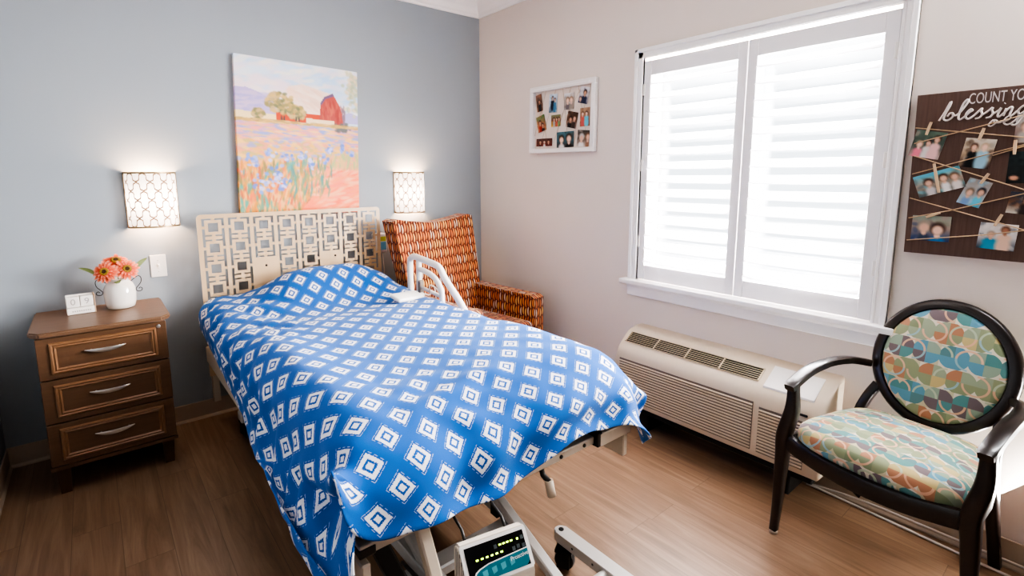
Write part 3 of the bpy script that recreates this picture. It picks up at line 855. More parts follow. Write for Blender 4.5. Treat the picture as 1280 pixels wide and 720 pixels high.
SKIN = [C3(222, 176, 150), C3(205, 152, 122), C3(236, 196, 172), C3(176, 120, 92)]
def snapshot(Ww, Hh, bg, people, extra=(), seed=0):
    """bg: list of colours top->bottom; people: (u, headv, headr, hair, shirt, skin, shoulderw)"""
    im = np.zeros((Hh, Ww, 3)); r = random.Random(seed)
    for j in range(Hh):
        k = j/(Hh-1)*(len(bg)-1); a = int(min(k, len(bg)-2)); f = k-a
        im[j] = bg[a]*(1-f)+bg[a+1]*f
    for _ in range(26):
        c = bg[r.randrange(len(bg))]*r.uniform(.75, 1.2)
        dab(im, r.random(), r.random(), .12, .08, r.uniform(0, 3), np.clip(c, 0, 1), .45)
    for (u, v, ru, rv, col) in [e for e in extra if len(e) == 5]: dab(im, u, v, ru, rv, 0, col)
    asp = Ww/Hh
    people = [tuple(SKIN[e] if n_ == 5 else e for n_, e in enumerate(p)) for p in people]
    for (u, hv, hr, hair, shirt, sk, sw) in people:
        dab(im, u, hv+hr*4.6, sw, hr*3.2, 0, shirt)
        dab(im, u, hv+hr*2.2, sw*.95, hr*1.1, 0, shirt)
        dab(im, u, hv+hr*1.1, hr/asp*.45, hr*.6, 0, sk)
        dab(im, u, hv-hr*.15, hr/asp*1.15, hr*1.2, 0, hair)
        dab(im, u, hv+hr*.18, hr/asp*.82, hr*.92, 0, sk)
    e = .045
    return np.clip(im, 0, 1)
K = C3
collage = [
 ((-.292, 1.84), .045, .118, 13, [K(90, 60, 50), K(150, 90, 60), K(40, 30, 30)], [(.5, .42, .09, K(40, 28, 24), K(20, 20, 24), 1, .3)], 'narrow tilted snapshot with black dress, top left of the collage frame'),
 ((-.075, 1.828), .072, .117, 0, [K(200, 215, 230), K(150, 175, 200), K(90, 110, 130)], [(.38, .25, .09, K(25, 25, 35), K(22, 26, 40), 0, .26), (.66, .3, .09, K(30, 26, 30), K(60, 100, 130), 0, .22)], 'snapshot of two people in dark navy, second in the top row of the collage frame'),
 ((0, 0), 0, 0, 0, 0, 0, ''),
]
def hang(cy, cz, w, h, tilt, im, label, cat='photo', group='snapshots strung inside the white frame', x=-.012):
    t = thing('photo_print', label, cat, (x, cy, cz), 0, group)
    t.rotation_euler = (0, R(tilt), RZ)
    image_plane('print', im, w, h, m_print, t, thick=.0012)
    return t
NV, BK, WH = K(28, 32, 46), K(26, 22, 22), K(214, 206, 200)
S = snapshot
hang(-.670, 1.841, .052, .110, -9, S(12, 22, [K(150, 110, 90), K(80, 56, 46), K(150, 100, 70)], [(.5, .4, .1, K(36, 26, 24), BK, 1, .3)], seed=1), 'narrow leaning snapshot in black, first in the top row of the white frame')
hang(-.798, 1.826, .072, .115, 3, S(16, 22, [K(205, 218, 230), K(170, 190, 205), K(90, 110, 120)], [(.4, .2, .09, K(30, 30, 40), NV, 0, .24), (.68, .3, .09, K(30, 26, 30), K(70, 120, 150), 0, .2)], seed=2), 'snapshot of two people in dark clothes against pale sky, second in the top row')
hang(-.936, 1.824, .082, .098, 0, S(18, 20, [K(225, 225, 226), K(170, 160, 150), K(150, 130, 116)], [(.35, .4, .17, K(120, 98, 78), K(120, 110, 110), 2, .25), (.7, .4, .17, K(140, 110, 86), K(150, 140, 130), 2, .25)], seed=3), 'hazy close snapshot of two faces, third in the top row of the white frame')
hang(-1.058, 1.846, .075, .098, 14, S(16, 20, [K(226, 226, 230), K(190, 180, 180), K(90, 86, 100)], [(.55, .32, .15, K(30, 24, 24), K(40, 46, 72), 1, .35), (.2, .7, .12, K(60, 50, 50), K(40, 40, 60), 0, .2)], seed=4), 'snapshot of a bearded person in navy, tilted, fourth in the top row')
hang(-.690, 1.707, .078, .104, -14, S(16, 20, [K(90, 130, 80), K(170, 110, 80), K(180, 130, 90)], [(.35, .4, .13, K(50, 30, 26), K(170, 50, 40), 1, .25), (.6, .6, .12, K(40, 30, 26), K(60, 40, 36), 1, .22)], seed=5), 'leaning snapshot with red shirt and green trees, first in the middle row')
hang(-.824, 1.715, .082, .074, 0, S(18, 16, [K(120, 130, 90), K(120, 70, 60), K(230, 180, 60)], [(.3, .35, .12, K(40, 30, 30), K(170, 170, 170), 0, .12), (.55, .35, .12, K(40, 30, 30), K(190, 90, 80), 0, .12), (.8, .35, .12, K(50, 36, 30), K(120, 150, 110), 0, .12)], seed=6), 'small snapshot with a yellow floor and several people, second in the middle row')
hang(-.963, 1.709, .086, .098, 13, S(18, 20, [K(60, 44, 36), K(120, 80, 56), K(190, 170, 160)], [(.35, .45, .15, K(36, 26, 22), BK, 1, .25), (.7, .35, .14, K(60, 40, 30), K(60, 44, 40), 0, .22)], seed=7), 'tilted warm-toned snapshot of a couple, third in the middle row')
hang(-1.069, 1.717, .078, .110, 0, S(16, 22, [K(170, 140, 110), K(150, 110, 90), K(150, 90, 60)], [(.25, .3, .1, K(90, 60, 40), K(196, 90, 80), 2, .2), (.62, .3, .1, K(60, 40, 30), K(96, 190, 210), 2, .24)], seed=8), 'snapshot of two people, one in pale turquoise, last in the middle row')
hang(-.719, 1.584, .148, .050, 1, S(30, 12, [K(90, 70, 66), K(110, 56, 46), K(110, 40, 30)], [(.25, .4, .2, K(40, 30, 26), K(70, 30, 26), 1, .08), (.5, .4, .2, K(50, 36, 30), WH, 0, .08), (.75, .4, .2, K(60, 36, 30), K(90, 40, 36), 1, .08)], seed=9), 'wide short snapshot of a group in dark red, bottom left of the white frame')
hang(-.908, 1.592, .146, .098, 0, S(28, 20, [K(70, 110, 116), K(60, 100, 110), K(70, 56, 50)], [(.28, .45, .22, K(60, 40, 30), K(220, 214, 214), 2, .2), (.7, .40, .24, K(60, 44, 34), BK, 2, .2)], seed=10), 'large snapshot of two smiling faces on teal, middle of the bottom row')
hang(-1.058, 1.590, .096, .100, 6, S(20, 20, [K(60, 60, 56), K(110, 86, 70), K(200, 190, 184)], [(.35, .42, .2, K(190, 186, 184), K(225, 220, 218), 0, .25), (.85, .35, .2, K(110, 80, 60), K(150, 110, 90), 0, .2)], seed=11), 'snapshot with white animal and a face, bottom right of the white frame')

# ================================================================== BROWN SIGN
t = thing('photo_sign', 'dark brown wooden sign with white lettering and twine on the beige wall', 'sign', (0, -3.02, 1.362))
t.rotation_euler = (0, 0, RZ)
TX = -0.028
def LW(y, z, d=0.0): return (-(y+3.02), TX-d, z-1.362)      # world wall coordinates -> sign local
bm = bmesh.new()
prism(bm, [(.362, .285), (-.362, .285), (-.352, -.285), (.352, -.285)][::-1], 'y', -.026, -.002)
o = obj('board', bm, m_sign, t)
def strokes(name, sts, r, parent, mat=m_letter):
    bm = bmesh.new()
    for st in sts:
        pts = catmull([LW(y, z, .001) for y, z in st], 5)
        bar(bm, pts, [r*1.0]*len(pts), .0012, side=None) if False else tube(bm, pts, r, 6)
    o = obj(name, bm, mat, parent); return o
bm = text_bm('COUNT YOUR', .05)
bmesh.ops.transform(bm, matrix=Matrix.Translation(LW(-2.882, 1.6165, .0006)) @ Matrix.Rotation(R(90), 4, 'X') @ Matrix.Diagonal((.51, 1, 1, 1)), verts=bm.verts)
obj('lettering', bm, m_letter, t)
# script word drawn as pen strokes; (a, b) are em units, mapped to the wall
def scr(x0, base, sc, sh=.25):
    return lambda a, b: (x0-(a+b*sh)*sc, base+b*sc)
f = scr(-2.726, 1.551, .045)
word = [
 [(0, 0), (.12, .6), (.22, 1.4), (.28, 1.1), (.2, .4), (.26, .1), (.5, 0), (.72, .22), (.66, .5), (.48, .52), (.4, .3)],
 [(.62, .45), (.9, .35), (1.1, .7), (1.25, 1.3), (1.14, 1.45), (1.02, 1.1), (1.05, .3), (1.2, .02), (1.4, .15), (1.6, .5), (1.72, .62), (1.6, .72), (1.46, .5), (1.5, .15), (1.72, .02), (1.95, .25)],
 [(1.95, .25), (2.2, .7), (2.22, .55), (2.36, .3), (2.3, .05), (2.08, .0)],
 [(2.36, .22), (2.6, .45), (2.78, .72), (2.8, .55), (2.94, .3), (2.88, .05), (2.66, .0)],
 [(2.94, .22), (3.2, .5), (3.26, .65), (3.24, .2), (3.36, .02), (3.55, .3)],
 [(3.55, .6), (3.56, .05)], [(3.57, .35), (3.72, .62), (3.86, .6), (3.88, .15), (4.02, .05), (4.2, .35)],
 [(4.62, .6), (4.4, .68), (4.24, .4), (4.36, .12), (4.58, .3), (4.66, .65), (4.6, -.2), (4.42, -.62), (4.2, -.5), (4.5, -.1), (4.8, .2)],
 [(4.8, .2), (5.05, .68), (5.06, .5), (5.2, .28), (5.12, .04), (4.92, .0)],
 [(3.33, .95), (3.36, .98)]]
strokes('script_lettering', [[f(a, b) for a, b in st] for st in word], .0031, t)
f2 = scr(-2.858, 1.528, .05, .1)
strokes('script_lettering', [[f2(a, b) for a, b in st] for st in [
 [(.12, .32), (0, .14), (-.05, -.04), (.08, -.1), (.24, .05), (.3, .22), (.16, .3), (.2, .14), (.44, .1), (.6, .2)],
 [(.66, .12), (.9, .32), (.86, .5), (.68, .36), (.66, .06), (.86, -.06), (1.1, .1), (1.24, .42)],
 [(1.24, .42), (1.26, .02)], [(1.26, .3), (1.4, .44), (1.56, .38)],
 [(1.7, .4), (1.84, .0), (2.0, .42)], [(2.1, .12), (2.3, .3), (2.22, .42), (2.1, .2), (2.2, 0), (2.44, .1)], [(2.5, .4), (2.54, .0)], [(2.54, .28), (2.7, .42)], [(2.85, .4), (2.92, .05), (3.08, .4), (3.0, -.3), (2.84, -.4)]]], .0024, t)
for (a, b) in (((-2.663, 1.532), (-3.37, 1.405)), ((-2.664, 1.476), (-3.05, 1.585)), ((-2.668, 1.366), (-3.37, 1.60)), ((-2.667, 1.432), (-3.37, 1.15)),
               ((-2.669, 1.279), (-3.1, 1.145)), ((-2.672, 1.205), (-2.787, 1.239)), ((-2.787, 1.239), (-3.37, 1.45)), ((-2.674, 1.123), (-2.88, 1.160)), ((-2.88, 1.16), (-3.37, 1.28)), ((-2.875, 1.426), (-3.37, 1.62))):
    bm = bmesh.new(); tube(bm, [LW(a[0], a[1], .0025), LW(b[0], b[1], .0025)], .0018, 6); obj('twine', bm, m_twine, t)
def signphoto(cy, cz, w, h, tilt, im, label, pin=None, shape=None):
    t = thing('photo_print', label, 'photo', (TX-.0005, cy, cz), 0, 'snapshots pegged to the brown sign')
    t.rotation_euler = (0, R(tilt), RZ)
    o = image_plane('print', im, w, h, m_print, t, thick=.0014)
    if pin:
        (ya, za), (yb, zb) = pin
        M4 = parent_matrix(t).inverted()
        P3 = [M4 @ Vector((TX-.0055, ya, za)), M4 @ Vector((TX-.0055, yb, zb))]
        bm = bmesh.new(); bar(bm, [P3[0], P3[0]*.5+P3[1]*.5, P3[1]], [.0075, .009, .007], .006, side=(1, 0, .01)); obj('clothespin', bm, m_pin, t)
    return t
signphoto(-2.702, 1.471, .088, .094, 12, S(24, 24, [K(96, 116, 100), K(70, 80, 70), K(190, 160, 150)], [(.24, .5, .11, K(190, 150, 120), K(226, 120, 140), 2, .17), (.5, .42, .1, K(70, 46, 40), WH, 0, .15), (.72, .26, .12, K(60, 40, 34), K(226, 180, 176), 0, .2)], seed=21), 'family snapshot with pink and white clothes, top left of the brown sign', ((-2.706, 1.549), (-2.696, 1.505)))
signphoto(-2.836, 1.435, .078, .098, 8, S(24, 26, [K(216, 206, 190), K(186, 160, 130), K(70, 50, 44)], [(.34, .28, .11, K(80, 56, 44), BK, 0, .2), (.66, .25, .11, K(190, 160, 130), K(150, 190, 206), 2, .24)], [(.34, .62, .16, .03, WH), (.34, .72, .16, .025, WH)], seed=22), 'snapshot of a couple, one in a pale blue shirt, upper middle of the sign', ((-2.846, 1.518), (-2.837, 1.479)))
signphoto(-2.952, 1.386, .075, .102, 0, S(22, 26, [K(40, 56, 54), K(28, 32, 30), K(20, 18, 18)], [(.7, .3, .12, K(50, 40, 30), K(30, 40, 40), 1, .25)], [(.22, .8, .16, .08, K(206, 150, 120))], seed=23), 'very dark snapshot pegged at the right of the brown sign', ((-2.924, 1.474), (-2.926, 1.428)))
signphoto(-2.955, 1.510, .07, .09, 0, S(20, 22, [K(190, 186, 180), K(150, 130, 120), K(110, 90, 84)], [(.3, .4, .14, K(120, 96, 80), K(170, 160, 150), 0, .25)], seed=28), 'grey-toned snapshot under the lettering at the sign top right')
signphoto(-2.745, 1.338, .130, .078, -19, S(34, 22, [K(110, 190, 206), K(170, 150, 130), K(90, 100, 100)], [(.28, .4, .16, K(70, 46, 36), WH, 0, .12), (.6, .35, .16, K(60, 44, 34), K(225, 222, 220), 0, .1), (.82, .4, .15, K(110, 80, 60), WH, 0, .12)], [(.5, .08, .5, .1, K(96, 180, 200))], seed=24), 'wide snapshot with turquoise canopy and white shirts, left of the sign', ((-2.727, 1.403), (-2.75, 1.300)))
signphoto(-2.842, 1.302, .062, .090, 18, S(20, 24, [K(150, 146, 140), K(170, 165, 160), K(140, 180, 200)], [(.3, .5, .14, K(120, 100, 80), K(120, 150, 190), 0, .2), (.72, .4, .14, K(20, 18, 22), K(90, 190, 210), 0, .2)], seed=25), 'snapshot of two people in blue leaning right, centre of the sign', ((-2.872, 1.367), (-2.855, 1.333)))
signphoto(-2.962, 1.270, .07, .070, 6, S(20, 18, [K(60, 66, 80), K(130, 90, 66), K(206, 200, 186)], [(.55, .3, .14, K(50, 36, 30), K(60, 46, 40), 1, .2)], seed=26), 'snapshot with pale tablecloth at the right edge of the sign, below the dark one')
signphoto(-2.738, 1.171, .108, .090, 0, S(28, 24, [K(150, 160, 140), K(150, 130, 120), K(50, 70, 110)], [(.32, .42, .2, K(170, 150, 130), K(60, 70, 90), 0, .18), (.66, .5, .22, K(70, 46, 36), K(40, 120, 180), 2, .24)], seed=27), 'close snapshot of two faces with bright blue collar, bottom left of the sign', ((-2.723, 1.211), (-2.76, 1.229)))
signphoto(-2.912, 1.157, .092, .088, 3, S(26, 24, [K(226, 220, 214), K(214, 206, 200), K(60, 70, 80)], [(.32, .42, .12, K(170, 150, 130), K(40, 150, 180), 0, .24), (.66, .22, .13, K(110, 76, 56), K(226, 190, 165), 3, .22)], seed=29), 'snapshot of a pair in turquoise and peach tops, bottom middle of the sign', ((-2.917, 1.232), (-2.903, 1.192)))

# shape of the draped blanket: one row of x, y, z in millimetres per line
BLANKET = [
    [-2005, -131, 565, -2005, -133, 615, -1990, -134, 662, -1957, -135, 700, -1905, -137, 720, -1854, -140, 720, -1804, -142, 720, -1754, -144, 728, -1704, -146, 742, -1654, -148, 759, -1604, -150, 775, -1554, -153, 787, -1504, -155, 793, -1454, -157, 796, -1404, -159, 798, -1353, -161, 799, -1303, -163, 801, -1253, -166, 801, -1203, -168, 799, -1153, -170, 793, -1103, -172, 781, -1053, -174, 763, -996, -177, 735, -968, -181, 697, -946, -182, 658, -945, -183, 607, -945, -185, 557, -945, -187, 507, -945, -188, 457, -946, -190, 407, -947, -191, 357, -949, -193, 307, -950, -195, 257, -950, -195, 231],
    [-2006, -181, 558, -2005, -182, 608, -1993, -183, 656, -1962, -185, 696, -1912, -187, 719, -1862, -189, 717, -1812, -191, 720, -1762, -193, 730, -1712, -195, 749, -1662, -197, 772, -1612, -200, 794, -1562, -202, 810, -1512, -204, 819, -1461, -206, 823, -1411, -208, 825, -1361, -210, 826, -1311, -213, 827, -1261, -215, 828, -1211, -217, 826, -1161, -219, 818, -1111, -221, 803, -1061, -224, 780, -1005, -226, 750, -971, -230, 706, -949, -232, 664, -944, -233, 615, -944, -235, 564, -944, -236, 514, -944, -238, 464, -944, -239, 414, -945, -241, 364, -946, -242, 314, -947, -244, 264, -948, -245, 239],
    [-2006, -230, 551, -2006, -231, 601, -1996, -233, 650, -1967, -234, 691, -1920, -236, 719, -1870, -238, 717, -1820, -240, 720, -1770, -242, 731, -1720, -244, 752, -1670, -246, 779, -1620, -249, 806, -1569, -251, 826, -1519, -253, 838, -1469, -255, 843, -1419, -257, 845, -1369, -260, 846, -1319, -262, 846, -1269, -264, 846, -1219, -266, 843, -1169, -268, 835, -1118, -271, 818, -1068, -273, 793, -1014, -275, 764, -974, -279, 715, -951, -281, 671, -945, -282, 622, -943, -284, 571, -942, -285, 521, -941, -287, 471, -942, -289, 421, -943, -290, 371, -944, -292, 321, -945, -293, 271, -945, -294, 246],
    [-2006, -279, 544, -2005, -281, 594, -1998, -282, 643, -1974, -283, 687, -1929, -285, 718, -1878, -287, 717, -1828, -289, 720, -1778, -291, 730, -1728, -293, 750, -1677, -296, 779, -1627, -298, 808, -1577, -300, 830, -1527, -302, 843, -1477, -304, 849, -1427, -307, 851, -1377, -309, 851, -1327, -311, 850, -1277, -313, 850, -1226, -315, 847, -1176, -318, 839, -1126, -320, 823, -1076, -322, 798, -1021, -325, 771, -979, -328, 722, -956, -330, 677, -945, -331, 629, -945, -333, 579, -942, -335, 529, -940, -336, 478, -940, -338, 428, -941, -339, 378, -942, -341, 328, -943, -343, 278, -944, -343, 253],
    [-2007, -329, 537, -2005, -330, 587, -2000, -331, 637, -1980, -332, 682, -1937, -334, 715, -1886, -336, 716, -1835, -338, 719, -1785, -340, 727, -1735, -343, 745, -1685, -345, 771, -1635, -347, 799, -1585, -349, 820, -1535, -351, 833, -1485, -354, 839, -1435, -356, 840, -1385, -358, 840, -1334, -360, 839, -1284, -362, 838, -1234, -364, 835, -1184, -367, 828, -1134, -369, 814, -1084, -371, 793, -1030, -375, 770, -980, -378, 728, -957, -379, 684, -944, -381, 636, -944, -382, 586, -945, -384, 536, -944, -386, 486, -942, -387, 435, -940, -389, 385, -941, -391, 335, -942, -392, 285, -943, -393, 260],
    [-2007, -378, 530, -2005, -379, 580, -2002, -380, 630, -1984, -382, 677, -1944, -383, 710, -1893, -385, 716, -1843, -387, 717, -1793, -390, 723, -1743, -392, 737, -1693, -394, 758, -1643, -396, 781, -1593, -398, 800, -1543, -401, 811, -1493, -403, 816, -1442, -405, 817, -1392, -407, 816, -1342, -409, 815, -1292, -411, 813, -1242, -414, 811, -1192, -416, 806, -1142, -418, 795, -1092, -420, 779, -1039, -424, 763, -987, -427, 723, -954, -427, 690, -945, -431, 643, -943, -432, 592, -939, -433, 543, -943, -435, 493, -945, -437, 443, -943, -439, 392, -941, -440, 342, -941, -442, 292, -942, -443, 267],
    [-2007, -427, 523, -2005, -428, 573, -2003, -430, 623, -1988, -431, 671, -1952, -433, 704, -1901, -434, 715, -1851, -437, 716, -1801, -439, 719, -1751, -441, 728, -1701, -443, 743, -1651, -445, 760, -1601, -447, 774, -1550, -450, 783, -1500, -452, 786, -1450, -454, 787, -1400, -456, 786, -1350, -458, 785, -1300, -461, 784, -1250, -463, 782, -1200, -465, 778, -1150, -467, 771, -1099, -469, 760, -1048, -473, 751, -995, -476, 721, -951, -477, 697, -941, -478, 649, -945, -482, 599, -942, -483, 549, -937, -485, 500, -941, -487, 450, -944, -489, 400, -943, -490, 350, -941, -492, 299, -941, -493, 274],
    [-2006, -477, 516, -2006, -478, 566, -2004, -479, 616, -1988, -480, 663, -1959, -482, 698, -1909, -484, 718, -1859, -486, 713, -1809, -488, 715, -1759, -490, 720, -1709, -492, 729, -1658, -494, 739, -1608, -497, 748, -1558, -499, 754, -1508, -501, 757, -1458, -503, 757, -1408, -505, 756, -1358, -508, 755, -1308, -510, 754, -1258, -512, 753, -1207, -514, 751, -1157, -516, 748, -1107, -519, 742, -1057, -521, 733, -1005, -525, 718, -955, -527, 700, -943, -528, 655, -937, -531, 607, -937, -533, 557, -939, -535, 506, -935, -536, 457, -940, -538, 407, -943, -540, 357, -941, -542, 307, -941, -543, 282],
    [-2006, -526, 509, -2007, -527, 559, -2005, -528, 609, -1990, -529, 657, -1967, -531, 696, -1916, -533, 716, -1867, -535, 710, -1817, -537, 710, -1766, -539, 712, -1716, -541, 716, -1666, -544, 722, -1616, -546, 726, -1566, -548, 730, -1516, -550, 731, -1466, -552, 731, -1416, -555, 730, -1366, -557, 730, -1315, -559, 729, -1265, -561, 729, -1215, -563, 729, -1165, -566, 728, -1115, -568, 725, -1065, -570, 721, -1014, -574, 715, -964, -576, 693, -935, -577, 662, -944, -579, 613, -936, -582, 564, -935, -584, 514, -935, -586, 464, -935, -588, 414, -941, -590, 364, -941, -592, 314, -940, -592, 289],
    [-2007, -575, 503, -2008, -577, 553, -2006, -578, 603, -1993, -579, 651, -1975, -580, 693, -1924, -582, 712, -1874, -584, 706, -1824, -586, 705, -1774, -588, 705, -1724, -591, 706, -1674, -593, 708, -1624, -595, 709, -1574, -597, 710, -1524, -599, 711, -1474, -602, 710, -1423, -604, 710, -1373, -606, 710, -1323, -608, 711, -1273, -610, 711, -1223, -612, 712, -1173, -615, 712, -1123, -617, 712, -1073, -619, 712, -1023, -623, 710, -970, -626, 699, -932, -627, 668, -937, -628, 619, -945, -631, 570, -935, -633, 521, -932, -635, 471, -933, -637, 421, -936, -639, 371, -940, -641, 321, -939, -642, 296],
    [-2007, -625, 496, -2009, -626, 546, -2007, -627, 596, -1997, -628, 645, -1982, -629, 689, -1933, -632, 706, -1882, -633, 703, -1832, -635, 701, -1782, -638, 699, -1732, -640, 698, -1682, -642, 697, -1632, -644, 697, -1582, -646, 697, -1531, -649, 697, -1481, -651, 696, -1431, -653, 696, -1381, -655, 697, -1331, -657, 698, -1281, -659, 699, -1231, -662, 701, -1181, -664, 702, -1131, -666, 704, -1081, -668, 705, -1030, -671, 707, -979, -674, 696, -935, -676, 674, -928, -677, 625, -942, -680, 577, -944, -682, 527, -933, -685, 478, -931, -687, 428, -934, -688, 378, -938, -690, 328, -939, -691, 303],
    [-2008, -674, 489, -2009, -675, 539, -2007, -676, 589, -2002, -677, 639, -1990, -678, 685, -1939, -680, 696, -1890, -682, 700, -1840, -685, 698, -1790, -687, 696, -1740, -689, 694, -1690, -691, 692, -1639, -693, 691, -1589, -695, 690, -1539, -698, 689, -1489, -700, 689, -1439, -702, 689, -1389, -704, 690, -1339, -706, 691, -1289, -709, 693, -1239, -711, 695, -1189, -713, 697, -1138, -715, 700, -1088, -717, 702, -1039, -720, 710, -990, -722, 688, -941, -726, 678, -922, -726, 632, -935, -729, 584, -945, -731, 535, -941, -733, 485, -931, -736, 436, -932, -738, 386, -936, -739, 336, -937, -740, 311],
    [-2008, -724, 483, -2009, -725, 533, -2011, -726, 583, -2006, -727, 632, -1997, -728, 681, -1949, -729, 698, -1898, -732, 700, -1848, -734, 698, -1798, -736, 695, -1747, -738, 693, -1697, -740, 691, -1647, -742, 690, -1597, -745, 688, -1547, -747, 688, -1497, -749, 688, -1447, -751, 688, -1397, -753, 689, -1347, -756, 690, -1297, -758, 692, -1246, -760, 695, -1196, -762, 697, -1146, -764, 699, -1096, -767, 702, -1047, -769, 709, -996, -771, 693, -954, -773, 674, -919, -775, 639, -928, -778, 590, -942, -780, 542, -945, -782, 492, -937, -785, 443, -931, -787, 393, -935, -789, 343, -936, -790, 318],
    [-2009, -773, 476, -2008, -774, 526, -2013, -775, 576, -2010, -776, 626, -2001, -777, 675, -1956, -778, 689, -1905, -780, 706, -1855, -783, 700, -1805, -785, 698, -1755, -787, 696, -1705, -789, 694, -1655, -792, 693, -1605, -794, 692, -1555, -796, 691, -1505, -798, 691, -1455, -800, 692, -1405, -803, 693, -1354, -805, 694, -1304, -807, 696, -1254, -809, 698, -1204, -811, 700, -1154, -813, 702, -1104, -816, 704, -1054, -818, 706, -1002, -819, 707, -957, -822, 683, -923, -825, 646, -922, -827, 597, -935, -829, 549, -945, -832, 500, -942, -834, 450, -933, -836, 401, -933, -838, 351, -936, -839, 326],
    [-2010, -823, 470, -2008, -823, 520, -2013, -824, 570, -2013, -825, 620, -2003, -826, 668, -1963, -827, 692, -1912, -829, 712, -1863, -832, 704, -1813, -834, 702, -1763, -836, 701, -1713, -839, 700, -1663, -841, 699, -1613, -843, 698, -1563, -845, 698, -1513, -847, 698, -1462, -850, 698, -1412, -852, 699, -1362, -854, 700, -1312, -856, 701, -1262, -858, 703, -1212, -860, 704, -1162, -863, 706, -1112, -865, 707, -1062, -867, 709, -1011, -869, 712, -964, -871, 688, -929, -874, 652, -920, -876, 604, -928, -878, 555, -943, -881, 507, -945, -883, 457, -937, -885, 408, -933, -887, 358, -935, -888, 333],
    [-2010, -872, 463, -2007, -873, 513, -2012, -874, 563, -2014, -875, 613, -2001, -875, 659, -1973, -875, 701, -1921, -878, 715, -1871, -881, 708, -1821, -883, 707, -1771, -886, 706, -1721, -888, 706, -1671, -890, 705, -1621, -892, 705, -1570, -894, 705, -1520, -896, 705, -1470, -899, 705, -1420, -901, 705, -1370, -903, 706, -1320, -905, 707, -1270, -907, 708, -1220, -910, 709, -1170, -912, 710, -1119, -914, 711, -1069, -916, 712, -1019, -918, 717, -971, -920, 693, -936, -923, 657, -919, -925, 612, -924, -927, 562, -936, -930, 514, -946, -932, 465, -940, -934, 415, -933, -936, 366, -934, -937, 341],
    [-2011, -922, 457, -2008, -922, 507, -2009, -923, 557, -2014, -924, 607, -2007, -924, 656, -1981, -925, 699, -1929, -927, 718, -1879, -930, 712, -1829, -933, 712, -1779, -935, 711, -1729, -937, 710, -1678, -939, 710, -1628, -941, 710, -1578, -943, 710, -1528, -946, 710, -1478, -948, 710, -1428, -950, 710, -1378, -952, 711, -1328, -954, 711, -1278, -957, 712, -1227, -959, 712, -1177, -961, 713, -1127, -963, 713, -1077, -965, 714, -1027, -967, 720, -979, -969, 696, -942, -972, 663, -920, -974, 620, -922, -977, 570, -931, -979, 521, -944, -981, 472, -943, -983, 423, -934, -986, 373, -934, -987, 348],
    [-2011, -971, 451, -2010, -972, 501, -2007, -973, 551, -2012, -974, 601, -2007, -974, 650, -1987, -974, 696, -1938, -976, 718, -1887, -980, 717, -1837, -982, 717, -1786, -984, 715, -1736, -986, 714, -1686, -988, 713, -1636, -990, 713, -1586, -993, 713, -1536, -995, 713, -1486, -997, 713, -1436, -999, 713, -1386, -1001, 714, -1335, -1004, 714, -1285, -1006, 714, -1235, -1008, 714, -1185, -1010, 714, -1135, -1012, 715, -1085, -1015, 715, -1036, -1017, 722, -986, -1019, 698, -947, -1021, 669, -922, -1024, 628, -926, -1026, 578, -927, -1028, 528, -941, -1030, 480, -945, -1033, 430, -935, -1035, 381, -933, -1036, 356],
    [-2012, -1021, 445, -2010, -1021, 495, -2007, -1022, 545, -2009, -1023, 595, -2005, -1024, 644, -1990, -1024, 692, -1946, -1025, 716, -1894, -1029, 724, -1844, -1031, 722, -1794, -1033, 719, -1744, -1035, 717, -1694, -1037, 715, -1644, -1040, 715, -1594, -1042, 715, -1544, -1044, 715, -1494, -1046, 715, -1443, -1048, 715, -1393, -1051, 715, -1343, -1053, 715, -1293, -1055, 715, -1243, -1057, 715, -1193, -1059, 715, -1143, -1061, 716, -1093, -1064, 716, -1043, -1066, 721, -994, -1068, 700, -952, -1070, 676, -924, -1073, 636, -929, -1075, 586, -926, -1077, 536, -937, -1080, 487, -945, -1082, 438, -937, -1084, 389, -933, -1085, 364],
    [-2013, -1071, 439, -2009, -1071, 489, -2009, -1072, 539, -2006, -1073, 588, -2007, -1073, 638, -1992, -1074, 686, -1954, -1074, 714, -1902, -1078, 730, -1852, -1080, 728, -1802, -1082, 723, -1752, -1084, 719, -1702, -1087, 717, -1652, -1089, 716, -1602, -1091, 716, -1551, -1093, 716, -1501, -1095, 716, -1451, -1098, 716, -1401, -1100, 716, -1351, -1102, 716, -1301, -1104, 716, -1251, -1106, 716, -1201, -1108, 716, -1151, -1111, 716, -1100, -1113, 716, -1050, -1115, 716, -1000, -1117, 706, -955, -1119, 684, -927, -1122, 643, -933, -1124, 594, -927, -1126, 544, -934, -1129, 495, -945, -1131, 446, -938, -1133, 396, -933, -1134, 372],
    [-2016, -1120, 433, -2011, -1121, 483, -2008, -1121, 533, -2007, -1122, 583, -2004, -1123, 632, -1991, -1123, 680, -1963, -1123, 719, -1910, -1126, 740, -1860, -1129, 735, -1810, -1131, 728, -1760, -1134, 721, -1710, -1136, 718, -1659, -1138, 716, -1609, -1140, 716, -1559, -1142, 716, -1509, -1144, 716, -1459, -1147, 716, -1409, -1149, 716, -1359, -1151, 716, -1309, -1153, 716, -1259, -1155, 716, -1208, -1158, 716, -1158, -1160, 716, -1108, -1162, 716, -1058, -1164, 716, -1008, -1166, 712, -960, -1168, 691, -930, -1171, 651, -936, -1173, 601, -928, -1175, 552, -933, -1178, 503, -944, -1180, 454, -938, -1182, 404, -933, -1184, 380],
